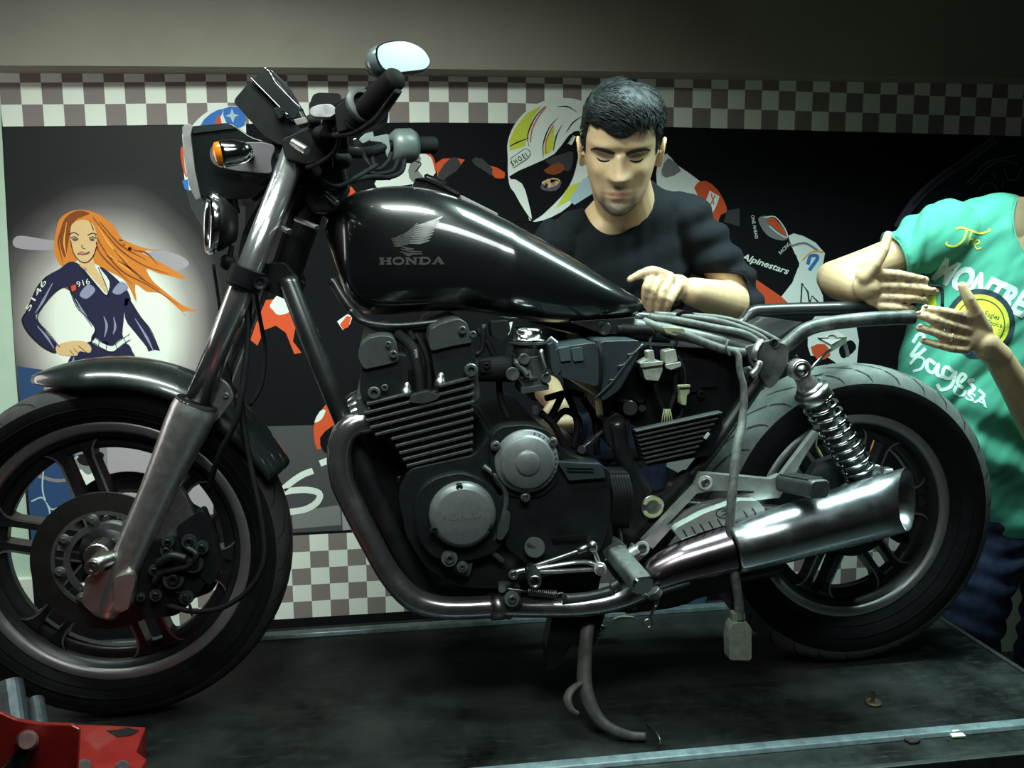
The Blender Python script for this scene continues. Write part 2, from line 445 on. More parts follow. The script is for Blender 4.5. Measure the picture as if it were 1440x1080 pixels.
# checks along the bottom
hb = .0512; x0 = B(434.9, 752).x; w = .0545
for n in range(-8, 52):
    xa = x0+(n)*w; xb = xa+w
    if xa < B(52, 800).x: continue
    zt0 = B(434.9, 752).z
    for r in range(5):
        mi = WC if (n+r) % 2 == 0 else DC
        z1 = zt0-r*hb; z0 = z1-hb; Yq = YB-.003-EPS
        b.add([Vector((xa, Yq, z0)), Vector((xb, Yq, z0)), Vector((xb, Yq, z1)), Vector((xa, Yq, z1))], [[0, 1, 2, 3]], mi)
# left panel
lay(GR, [(4, 179), (345, 175), (345, 520), (345, 748), (43, 775), (22, 513), (12, 347)], 1)
lay(LG, [(24, 332), (60, 336), (110, 345), (70, 352), (22, 348)], 2, 4)
lay(LG, [(215, 352), (250, 358), (266, 372), (240, 382), (206, 372)], 2, 4)
lay(SB, [(24, 515), (60, 520), (62, 560), (120, 640), (110, 700), (150, 760), (45, 770), (36, 640)], 2)
lay(LG, [(118, 600), (300, 600), (300, 742), (150, 745), (120, 690)], 2)
lay(MG, [(108, 618), (146, 612), (150, 690), (140, 740), (112, 720)], 3, 4)
lay(WH, [(112, 660), (124, 668), (140, 660), (142, 690), (130, 680), (114, 690)], 4, 3)
lay(IK, [(110, 640), (144, 636), (142, 650), (126, 655), (112, 652)], 4, 3)
for q in (([(56, 645), (70, 648), (82, 644), (96, 650), (110, 642)]), ([(62, 650), (60, 690), (70, 720), (66, 735), (72, 760)]), ([(44, 705), (60, 700), (72, 716), (90, 712), (104, 722)]), ([(50, 740), (66, 734), (80, 745), (96, 742)])):
    line(LB, q, 2.2, 5)
line(MG, [(50, 668), (80, 676), (110, 672)], 5, 4)
# woman in a dark riding suit with long red hair (printed artwork)
lay(HO, [(78, 330), (84, 308), (100, 297), (118, 295), (140, 302), (160, 318), (172, 336), (190, 350), (212, 362), (238, 376), (262, 392), (240, 388), (222, 384), (206, 378), (214, 394), (232, 410), (258, 430), (276, 436), (256, 438), (262, 444), (240, 424), (224, 412), (206, 410), (190, 400), (192, 425), (182, 405), (172, 392), (150, 380), (136, 372), (118, 362), (108, 366), (96, 374), (84, 372), (76, 352)], 3, 3)
lay(HO, [(168, 336), (200, 348), (228, 352), (206, 352), (190, 356), (176, 350)], 3, 3)
lay(HB, [(84, 330), (92, 306), (110, 296), (126, 300), (118, 304), (104, 312), (96, 340), (92, 362), (86, 350)], 4, 3)
for q in ([(130, 305), (150, 330), (170, 352), (200, 372), (236, 385)], [(126, 310), (142, 345), (170, 380), (210, 402), (250, 428)], [(134, 330), (140, 355), (164, 380), (186, 400)], [(140, 312), (170, 345), (205, 365)], [(150, 360), (180, 375), (205, 395)], [(160, 350), (190, 385), (225, 408)], [(88, 318), (82, 340), (88, 368)], [(188, 352), (206, 356), (222, 372)]):
    line(HB, q, [1.2, 2.4, .6], 5)
for q in ([(138, 318), (156, 346), (180, 368)], [(146, 352), (170, 372), (196, 390)], [(94, 312), (90, 340), (94, 362)]):
    line(AM, q, [.6, 2.6, .6], 5)
lay(SK, [(100, 318), (108, 311), (118, 309), (130, 314), (136, 330), (136, 346), (130, 360), (122, 368), (112, 366), (103, 354), (99, 338)], 5, 4)
lay(SK, [(110, 360), (130, 358), (134, 376), (148, 398), (150, 414), (140, 402), (124, 384), (112, 374)], 4)
for q in ([(97, 330), (104, 327), (111, 331)], [(123, 331), (130, 328), (136, 330)]): line(IK, q, 1.3, 7)
for q in ([(99, 335), (105, 333), (110, 337)], [(125, 335), (130, 333), (135, 335)]): line(IK, q, 1.2, 7)
lay(DV, [(101, 336), (106, 335), (109, 338), (104, 339)], 7, 2); lay(DV, [(126, 336), (131, 335), (133, 338), (128, 339)], 7, 2)
line(IK, [(116, 344), (115, 348), (120, 350)], .9, 7); line(LP, [(109, 357), (115, 355), (120, 357), (126, 354)], 3.2, 7); line(IK, [(109, 357), (117, 358), (126, 355)], .7, 8)
lay(SN, [(98, 368), (112, 372), (124, 386), (144, 410), (150, 415), (154, 396), (140, 376), (150, 380), (170, 398), (180, 410), (184, 424), (176, 432), (174, 448), (172, 470), (174, 478), (150, 484), (128, 478), (134, 462), (124, 448), (108, 430), (98, 408), (88, 404), (70, 418), (56, 438), (50, 446), (66, 468), (82, 488), (76, 497), (56, 486), (38, 468), (30, 450), (38, 436), (52, 404), (66, 388), (84, 378)], 4, 3)
lay(SN, [(176, 420), (184, 424), (196, 444), (210, 462), (222, 488), (226, 498), (212, 502), (206, 488), (190, 468), (176, 448)], 4, 3)
lay(SN, [(104, 494), (128, 480), (174, 482), (186, 494), (194, 530), (98, 530)], 4, 3)
lay(WH, [(208, 495), (228, 494), (240, 512), (254, 524), (240, 522), (218, 516)], 5, 2)
for q in ([(112, 414), (122, 420), (130, 408)], [(158, 410), (168, 414), (176, 404)]): lay(SS, [(q[0][0], q[0][1]), (q[1][0], q[1][1]), (q[2][0]+4, q[2][1]), (q[2][0]-6, q[2][1]-8)], 6, 5)
for q in ([(146, 445), (150, 458), (147, 474)], [(160, 446), (162, 460), (159, 470)], [(52, 458), (66, 474), (76, 490)], [(74, 398), (60, 424), (50, 440)], [(106, 420), (120, 444), (130, 460)], [(190, 448), (206, 474), (216, 494)], [(104, 502), (100, 520)], [(182, 500), (190, 522)], [(118, 376), (122, 380)]):
    line(SS, q, [1, 3.6, 1], 6)
line(WH, [(132, 478), (144, 486), (158, 490), (170, 482), (182, 474)], 8, 6); line(IK, [(132, 474), (144, 482), (158, 486), (170, 478), (182, 470)], .9, 7); line(IK, [(132, 482), (144, 490), (158, 495), (170, 486), (182, 478)], .9, 7)
for q in ([(140, 478), (138, 488)], [(150, 483), (149, 494)], [(162, 482), (165, 492)], [(174, 476), (178, 484)]): line(IK, q, .9, 8, 1)
lay(SK, [(80, 486), (98, 480), (118, 480), (128, 488), (126, 496), (112, 494), (108, 500), (92, 500), (80, 496)], 6, 3)
for q in ([(104, 490), (112, 500)], [(110, 486), (122, 496)], [(98, 492), (104, 500)]): line(IK, q, .8, 7, 1)
for q in ([(66, 388), (52, 404), (38, 436), (31, 450), (40, 468), (58, 487), (78, 497)], [(98, 408), (88, 404), (72, 416), (52, 446), (68, 468), (84, 488)], [(98, 408), (108, 432), (124, 448), (134, 464), (128, 480)], [(184, 424), (198, 446), (212, 464), (224, 492)], [(112, 374), (126, 392), (150, 416), (150, 404), (138, 376)], [(99, 338), (103, 355), (112, 367), (122, 369), (131, 360), (136, 346)]):
    line(IK, q, 1.1, 8, 4)
text_px(b, '916', (109, 404), (127, 399), 8, B, WH, EPS*9); lay(RD, [(100, 402), (107, 400), (107, 408), (101, 410)], 9)
text_px(b, '5146', (41, 438), (66, 396), 7, B, WH, EPS*9)
# picture of the race riders in the middle: left rider's blue helmet
lay(WH, [(258, 222), (262, 190), (280, 166), (302, 152), (326, 149), (340, 154), (346, 180), (342, 240), (320, 290), (285, 300), (262, 262)], 2, 4)
lay(BL, [(282, 176), (296, 160), (314, 153), (308, 168), (300, 184), (290, 192)], 3, 2); lay(BL, [(314, 153), (334, 150), (344, 160), (344, 176), (332, 180), (318, 172)], 3, 2)
lay(RD, [(302, 172), (309, 160), (312, 176), (306, 188)], 4); lay(RD, [(254, 208), (264, 205), (266, 232), (262, 250), (256, 232)], 4, 2); lay(BL, [(256, 254), (264, 252), (266, 268), (260, 266)], 4)
lay(LB, [(326, 152), (329, 160), (336, 162), (330, 165), (328, 173), (324, 165), (317, 163), (324, 160)], 5)
lay(DG, [(262, 268), (300, 262), (330, 300), (315, 340), (285, 320), (268, 292)], 3)
# red and white bodywork seen behind the fork
lay(RD, [(374, 422), (396, 420), (404, 440), (418, 430), (417, 452), (412, 480), (424, 496), (414, 498), (402, 468), (388, 458), (372, 464), (362, 486), (352, 478), (362, 450)], 3)
lay(WH, [(380, 428), (398, 408), (412, 414), (416, 424), (408, 438), (392, 443), (384, 436)], 4, 3)
lay(WH, [(474, 452), (488, 442), (496, 444), (492, 456), (482, 464)], 3); lay(RD, [(478, 456), (488, 444), (494, 446), (490, 460), (482, 463)], 4)
lay(RD, [(441, 600), (450, 580), (462, 566), (480, 562), (486, 580), (480, 600), (462, 620), (446, 632)], 4, 3); lay(WH, [(442, 594), (450, 578), (458, 577), (452, 590)], 5, 2); lay(WH, [(458, 564), (466, 552), (474, 556), (470, 564)], 5)
lay(BK, [(450, 616), (466, 600), (480, 598), (480, 640), (456, 636)], 5, 2)
lay(AS, [(350, 600), (440, 598), (470, 640), (482, 640), (482, 746), (350, 752)], 2)
# big brushed signature stroke
line(WH, [(472, 642), (460, 648), (450, 652)], 9, 5, 3)
line(WH, [(440, 662), (425, 668), (410, 678), (395, 692), (410, 690), (432, 689), (449, 694), (446, 706), (430, 716), (408, 720)], 9, 5, 5)
lay(LG, [(480, 700), (500, 700), (520, 742), (482, 746)], 3)
lay(MG, [(410, 720), (478, 710), (480, 738), (412, 744)], 3)
# rider with the yellow and white helmet
lay(WH, [(714, 222), (714, 200), (722, 178), (738, 158), (760, 144), (785, 138), (812, 140), (830, 152), (838, 190), (830, 240), (800, 290), (752, 312), (732, 292), (716, 258)], 3, 4)
lay(YG, [(717, 212), (716, 198), (724, 180), (740, 160), (762, 148), (748, 168), (742, 190), (738, 206)], 4)
lay(YG, [(764, 218), (768, 196), (780, 176), (778, 200), (784, 190), (780, 206), (772, 216)], 4); lay(YG, [(800, 206), (810, 184), (818, 186), (816, 214)], 4)
for q in ([(766, 150), (752, 166), (742, 190), (744, 206)], [(764, 222), (764, 202), (772, 180), (784, 166)], [(778, 212), (782, 192), (790, 176)], [(716, 206), (728, 200), (744, 194)], [(784, 150), (798, 150), (812, 158)], [(796, 186), (806, 172), (818, 164)]):
    line(IK, q, [.8, 1.8, .6], 6)
for q in ([(768, 150), (756, 166), (748, 184), (746, 200)], [(768, 216), (768, 198), (778, 176)]): line(RD, q, 1.6, 5)
lay(BK, [(716, 248), (748, 232), (780, 216), (800, 190), (814, 184), (816, 200), (810, 236), (800, 262), (780, 286), (748, 312), (740, 290), (728, 262)], 5, 2)
lay(DG, [(766, 226), (792, 216), (806, 214), (802, 240), (786, 236)], 6, 2); lay(DV, [(760, 262), (775, 252), (790, 256), (782, 268), (766, 268)], 7, 2)
lay(SK, [(762, 256), (778, 250), (788, 254), (780, 262), (766, 264)], 7, 2); lay(HB, [(764, 240), (786, 228), (794, 238), (780, 246)], 7, 2)
lay(WH, [(718, 222), (740, 208), (746, 216), (742, 222), (722, 236)], 6); line(IK, [(718, 223), (738, 209), (744, 211), (746, 217), (742, 223), (722, 236), (718, 223)], .9, 7, 0); text_px(b, 'S H O E I', (721, 234), (742.5, 220.5), 7.5, B, IK, EPS*8, bold=.03)
lay(WH, [(798, 202), (806, 190), (810, 192), (804, 204)], 6); text_px(b, 'SHOEI', (800, 203), (808, 191), 4, B, IK, EPS*8)
lay(WH, [(718, 252), (734, 258), (742, 280), (748, 308), (738, 296), (724, 272)], 6, 2)
lay(LB, [(800, 282), (820, 252), (846, 240), (840, 268), (808, 288)], 4); lay(YG, [(782, 292), (800, 262), (816, 256), (800, 282)], 5)
# leather suited second rider
lay(RD, [(613, 230), (640, 222), (700, 236), (710, 248), (690, 250), (640, 250), (622, 262)], 3, 2)
lay(DG, [(616, 244), (634, 222), (646, 226), (648, 250), (620, 262)], 4, 2); lay(DG, [(662, 226), (678, 223), (700, 250), (680, 262), (664, 250)], 4, 2)
lay(BK, [(642, 240), (658, 220), (668, 232), (700, 252), (716, 262), (745, 312), (640, 300), (618, 262)], 5, 2)
lay(RD, [(692, 240), (702, 240), (710, 250), (696, 250)], 6, 2)
lay(WH, [(566, 236), (580, 216), (600, 212), (612, 232), (606, 252), (560, 262), (530, 264), (530, 252), (556, 246)], 3, 2)
lay(MG, [(582, 218), (592, 222), (588, 240), (596, 250), (580, 256), (574, 240)], 4, 2); line(RD, [(598, 214), (608, 222), (613, 240)], 3, 5)
line(IK, [(590, 216), (584, 226), (592, 230), (584, 242)], 1.5, 5)
lay(RD, [(480, 272), (494, 262), (500, 270), (484, 282)], 3); lay(WH, [(479, 270), (483, 268), (486, 284), (481, 284)], 4)
# arm, glove and knee of the rider behind the mechanic
lay(WH, [(925, 228), (938, 216), (952, 232), (986, 256), (1012, 292), (1020, 310), (1008, 322), (980, 300), (940, 280), (924, 262)], 3, 2)
lay(MG, [(930, 240), (940, 222), (958, 240), (936, 250)], 4, 2)
lay(RD, [(976, 264), (992, 254), (1010, 268), (1022, 292), (1020, 306), (1008, 322), (994, 296)], 4, 2)
lay(WH, [(990, 290), (998, 268), (1012, 276), (1008, 288), (1000, 304)], 5)
for q in ([(1000, 272), (1004, 288)], [(1006, 274), (998, 290)]): line(RD, q, 1.5, 6, 1)
lay(BK, [(1010, 312), (1022, 298), (1044, 292), (1082, 304), (1108, 330), (1112, 350), (1124, 372), (1098, 418), (1060, 400), (1030, 360)], 5, 2)
lay(DG, [(1022, 296), (1040, 293), (1040, 318), (1018, 312)], 6); lay(MG, [(1066, 308), (1080, 304), (1098, 316), (1108, 334), (1098, 338), (1078, 330)], 6, 3)
lay(RD, [(1078, 310), (1088, 306), (1098, 318), (1106, 332), (1096, 326), (1086, 318)], 8, 2); line(WH, [(1074, 306), (1090, 305), (1104, 322), (1107, 334), (1094, 328), (1082, 318)], 1.6, 9, 3)
text_px(b, 'ONE AHEAD', (1056, 303), (1062, 336), 4.5, B, WH, EPS*9); text_px(b, 'RACING', (1098, 358), (1112, 344), 5, B, WH, EPS*9)
lay(WH, [(1108, 332), (1130, 332), (1160, 356), (1150, 400), (1158, 426), (1098, 430), (1092, 414), (1118, 380), (1124, 370)], 4, 2)
line(MG, [(1112, 346), (1132, 342), (1150, 352)], 3, 6); line(AM, [(1128, 366), (1142, 354), (1158, 354)], 2, 7); line(BL, [(1136, 372), (1140, 360), (1150, 362), (1138, 380)], 5, 6)
line(IK, [(1126, 430), (1128, 398), (1136, 410), (1138, 424)], 2, 8, 0); line(IK, [(1138, 428), (1142, 416), (1152, 426)], 2, 8, 0)
text_px(b, 'Alpinestars', (1042, 364), (1108, 386), 9, B, WH, EPS*9, bold=.02, shear=.25); lay(RD, [(1036, 366), (1048, 368), (1056, 386), (1046, 382)], 8); lay(RD, [(1042, 380), (1062, 392), (1100, 418), (1112, 430), (1062, 430), (1056, 402)], 7)
lay(WH, [(1056, 388), (1064, 392), (1062, 402), (1057, 398)], 8)
# lower picture fragments showing between the wheel and the motorcycle
lay(WH, [(1150, 440), (1200, 436), (1204, 520), (1160, 500), (1140, 500), (1136, 470)], 3, 2); lay(RD, [(1140, 488), (1160, 484), (1168, 500), (1150, 506)], 4, 2); lay(BK, [(1180, 490), (1196, 478), (1204, 490), (1186, 504)], 5, 3)
lay(WH, [(700, 458), (722, 452), (716, 470), (704, 478)], 3); lay(WH, [(700, 550), (712, 560), (710, 580), (700, 585)], 3)
lay(YG, [(1144, 630), (1150, 628), (1160, 646), (1148, 654)], 4); lay(RD, [(1108, 652), (1122, 652), (1124, 664), (1108, 668)], 4, 2); lay(RD, [(1200, 608), (1220, 604), (1216, 616), (1206, 622)], 4, 2)
lay(AM, [(1222, 640), (1230, 614), (1236, 616), (1230, 642)], 4, 2)
lay(MG, [(930, 600), (1000, 660), (960, 668), (925, 650)], 3)
# right panel: dark panel with a pale diagonal streak and scrollwork
lay(DT, [(1398, 191), (1620, 199), (1620, 420), (1280, 400), (1290, 290), (1350, 230)], 2)
line(DV, [(1400, 195), (1360, 225), (1320, 252), (1285, 285), (1262, 320)], 12, 3, 4)
line(DG, [(1398, 196), (1358, 226), (1318, 254), (1283, 288)], 4, 4, 4)
for q in ([(1358, 258), (1372, 246), (1380, 234), (1394, 226), (1412, 222), (1430, 218)], [(1364, 260), (1380, 244), (1396, 230), (1414, 226), (1432, 232)], [(1376, 268), (1386, 258), (1398, 260), (1404, 272)], [(1412, 236), (1418, 252), (1430, 252), (1436, 236)], [(1396, 242), (1400, 252)], [(1412, 254), (1408, 264)]):
    line(MG, q, 1.6, 4, 5)
lay(WC, [(1337, 835), (1342, 833), (1345, 858), (1356, 856), (1356, 868), (1333, 871), (1331, 850)], 6)
banner = build(b, 'printed_banner', BM)
tag(banner, 'long printed racing banner with checkered borders hung on the back wall', 'banner')
# ================================================================ the lift table
YC = 1.70
M_tab = mat('scuffed black table plate', (.004, .005, .005), .45, .0, scale=5, col2=(.034, .040, .038), bump=.2, rvar=.10, spec=.16)
nt = M_tab.node_tree; bsd = nt.nodes['Principled BSDF']; src = bsd.inputs['Base Color'].links[0].from_socket     # dust, scratches and smears
tcn = nt.nodes.new('ShaderNodeTexCoord'); mpn = nt.nodes.new('ShaderNodeMapping'); mpn.inputs['Scale'].default_value = (3, 14, 1); mpn.inputs['Rotation'].default_value = (0, 0, .12); nt.links.new(tcn.outputs['Object'], mpn.inputs['Vector'])
prev = src
for sc_, lo_, hi_, fac_, colr, stretched in ((6, .54, .74, .6, (.06, .066, .06, 1), True), (160, .645, .72, .8, (.10, .11, .10, 1), False), (22, .55, .72, .5, (.045, .05, .045, 1), False)):
    n_ = nt.nodes.new('ShaderNodeTexNoise'); n_.inputs['Scale'].default_value = sc_; n_.inputs['Detail'].default_value = 8; n_.inputs['Roughness'].default_value = .7
    nt.links.new((mpn.outputs['Vector'] if stretched else tcn.outputs['Object']), n_.inputs['Vector'])
    r_ = nt.nodes.new('ShaderNodeMapRange'); r_.inputs['From Min'].default_value = lo_; r_.inputs['From Max'].default_value = hi_; r_.inputs['To Max'].default_value = fac_; nt.links.new(n_.outputs['Fac'], r_.inputs['Value'])
    x_ = nt.nodes.new('ShaderNodeMix'); x_.data_type = 'RGBA'; x_.inputs['B'].default_value = colr; nt.links.new(r_.outputs['Result'], x_.inputs['Factor']); nt.links.new(prev, x_.inputs['A']); prev = x_.outputs['Result']
nt.links.new(prev, bsd.inputs['Base Color'])
M_rail = mat('blue grey steel rail', (.26, .34, .36), .38, .5, var=.3, scale=40, bump=.1)
M_tedge = mat('dark table frame', (.03, .035, .035), .5, .3, var=.3)
tb = thing('lift_table', 'black steel motorcycle lift table with pale side rails under the motorcycle', 'lift table', (.1, 1.65, 0))
XL, XRr = -1.45, 1.285
build(box(MB(), ((XL+XRr)/2, 1.655, ZT-.02), (XRr-XL, .75, .04), bev=.003), 'table_top', M_tab, tb)
def rail(Ya, Yb, h, xa, xb):
    m = MB(); solid(m, [Vector((xa, Ya, ZT+.0005)), Vector((xa, Ya+.004, ZT+h)), Vector((xa, Yb-.012, ZT+h)), Vector((xa, Yb, ZT+.0005))], (xb-xa, 0, 0), .0015); return build(m, 'side_rail', M_rail, tb)
rail(1.966, 2.004, .010, XL, .905)
rail(1.352, 1.388, .008, -.25, XRr)
build(box(MB(), ((XL+XRr)/2, 1.283, ZT-.022), (XRr-XL, .012, .05), bev=.002), 'edge_strip', M_tedge, tb)
build(box(MB(), (XRr+.006, 1.655, ZT-.022), (.012, .75, .05), bev=.002), 'edge_strip', M_tedge, tb)
build(box(MB(), ((XL+XRr)/2, 1.655, .05), (XRr-XL-.2, .60, .1), bev=.004), 'base_frame', M_tedge, tb)
for s in (-1, 1):
    m = MB()
    for yy in (1.40, 1.91): solid(m, [Vector((.1-s*.9, yy, .10)), Vector((.1-s*.9+.06, yy, .10)), Vector((.1+s*.9, yy, ZT-.04)), Vector((.1+s*.9-.06, yy, ZT-.04))], (0, .03, 0), .002)
    build(m, 'scissor_arm', M_tedge, tb)

# the red wheel clamp at the table's left
wc = thing('wheel_clamp', 'red steel front wheel clamp at the left end of the lift table', 'wheel clamp', tuple(WZ(80, 1075, ZT)))
M_red = mat('red clamp enamel', (.33, .012, .012), .38, .1, coat=.3, scale=18, col2=(.42, .03, .022), bump=.1)
def WT(x, y, z=0.0): return WZ(x, y, ZT+z)
m = MB(); top = .05
P = [WT(*p, top) for p in ((108, 1018), (205, 1022), (192, 1057), (206, 1067), (188, 1100), (100, 1100), (108, 1045))]
solid(m, P, (0, 0, -top), .002); build(m, 'clamp_plate', M_red, wc)
m = MB(); P = [W(*p, 1.262) for p in ((-60, 985), (0, 1003), (22, 1013), (50, 1018), (100, 1020), (112, 1026), (108, 1100), (-60, 1100))]
solid(m, P, (0, .008, 0), .002); build(m, 'clamp_jaw', M_red, wc)
xa_ = W(-20, 1040, 1.3).x; xb_ = W(112, 1040, 1.3).x; m = MB(); box(m, ((xa_+xb_)/2, 1.345, ZT+.0165), (xb_-xa_, .15, .032), bev=.003); build(m, 'clamp_base', M_red, wc)
m = MB(); cyl(m, W(38, 1042, 1.262), W(38, 1042, 1.215), .0155, .011); build(m, 'roller_boss', mat('worn pink red metal', (.30, .14, .14), .5, .2, var=.3), wc)
m = MB(); tube(m, [W(34, 1054, 1.225), W(24, 1072, 1.22), W(5, 1090, 1.21)], [.009, .010, .010], 14); build(m, 'clamp_handle', M_black, wc)
for q_ in ((118, 1078), (172, 1080)):
    m = MB(); cyl(m, WT(*q_, top), WT(*q_, top+.008), .011); build(m, 'clamp_bolt', M_steel, wc)
m = MB(); P = [WT(*p, top) for p in ((150, 1028), (166, 1027), (180, 1024), (196, 1028), (184, 1035), (165, 1037))]; solid(m, P, (0, 0, .0012), 0); build(m, 'grease_patch', mat('dark grease', (.012, .012, .012), .5), wc)
# bare steel chock tube behind the clamp
ck = thing('jack_tube', 'grey steel tube standing behind the red wheel clamp', 'tube', tuple(WT(30, 1015)))
m = MB(); tube(m, [WZ(-8, 985, ZT+.0), WZ(14, 1040, ZT)+Vector((0, 0, .02))], .02, 14, 2); 
m = MB(); cyl(m, W(24, 1030, 1.50), W(14, 960, 1.56), .021); cyl(m, W(58, 1030, 1.50), W(50, 985, 1.56), .014)
build(m, 'tube_body', mat('blue grey tube', (.13, .15, .17), .4, .6, var=.3), ck)

# small things lying on the table
def small(name, label, cat, mb, m): return tag(build(mb, name, m), label, cat)
p = WT(1228, 989); m = MB()
lathe(m, p, (0, 0, 1), [(0, .0001), (0, .0165), (.0035, .0165), (.0045, .012), (.003, .006), (.003, .0001)], 28)
cyl(m, p+Vector((0, .002, .003)), p+Vector((.001, .004, .024)), .0035, seg=10)
small('washer_bolt', 'small brown bolt standing on its washer on the table', 'bolt', m, mat('rusty brown steel', (.16, .12, .08), .5, .8, var=.4, scale=200))
p = WT(1346, 1036); m = MB(); solid(m, [p+Vector(v) for v in ((-.013, -.006, .001), (.012, -.007, .001), (.013, .004, .001), (-.011, .008, .001))], (0, 0, .004), .001); solid(m, [p+Vector(v) for v in ((-.006, .004, .005), (.009, .006, .005), (.008, .010, .005), (-.005, .009, .005))], (0, 0, .003), 0)
small('paper_scrap', 'small white paper scrap beside the front rail of the table', 'scrap', m, mat('white scrap paper', (.75, .82, .66), .7))
p = WT(1286, 1043); m = MB()
for q in range(9): ball(m, p+Vector((random.uniform(-.013, .013), random.uniform(-.007, .007), .003)), random.uniform(.003, .006), 8, sx=(1.4, 1, .8))
small('dirt_lump', 'dark crumbly lump of dirt beyond the front rail near the white scrap', 'dirt', m, mat('dark dirt', (.03, .028, .024), .9))
m = MB(); p = WT(908, 1018); tube(m, [WT(908, 1016, .003), WT(920, 1026, .02), WT(928, 1040, .018), WT(926, 1050, .003)], .0014, 8, 6)
small('bent_wire', 'thin bent wire end standing up beside the side stand foot', 'wire', m, M_steel)
p = WT(752, 1077); m = MB(); 
p = W(985, 842, 1.99); p.z = ZT
bt = thing('plastic_bottle', 'small translucent blue bottle behind the muffler on the table', 'bottle', tuple(p))
m = MB(); lathe(m, p+Vector((0, .025, 0)), (0, 0, 1), [(0, .0001), (0, .021), (.004, .024), (.050, .024), (.062, .012), (.072, .012)], 24); build(m, 'bottle_body', mat('translucent blue plastic', (.10, .25, .38), .25, trans=.4), bt)
m = MB(); lathe(m, p+Vector((0, .025, .070)), (0, 0, 1), [(0, .0001), (0, .014), (.014, .014), (.015, .0001)], 20); build(m, 'bottle_cap', mat('amber cap', (.5, .33, .08), .4), bt)
p2 = WT(962, 880)
m = MB(); tube(m, [WT(862, 871, .002), WT(874, 867, .003), WT(892, 868, .002)], .0025, 8, 4); small('cable_tie', 'short pale cable tie lying on the table under the foot peg', 'cable tie', m, M_conny)
p = WT(843, 892); m = MB()
lathe(m, p, (0, 0, 1), [(0, .012), (.010, .012), (.014, .015), (.022, .014), (.028, .007), (.029, .0001)], 20); small('chrome_nut', 'chrome domed nut standing on the table behind the side stand', 'nut', m, M_chrome)

# ================================================================ the motorcycle
mc = thing('motorcycle', 'stripped black motorcycle on its side stand on the lift table', 'motorcycle', (.22, YC, ZT))
def P_(name, mb, m, parent=None, label=None):
    o = build(mb, name, m, parent or mc)
    if label: o['label'] = label
    return o
def Wy(x, y, Y): return W(x, y, Y)
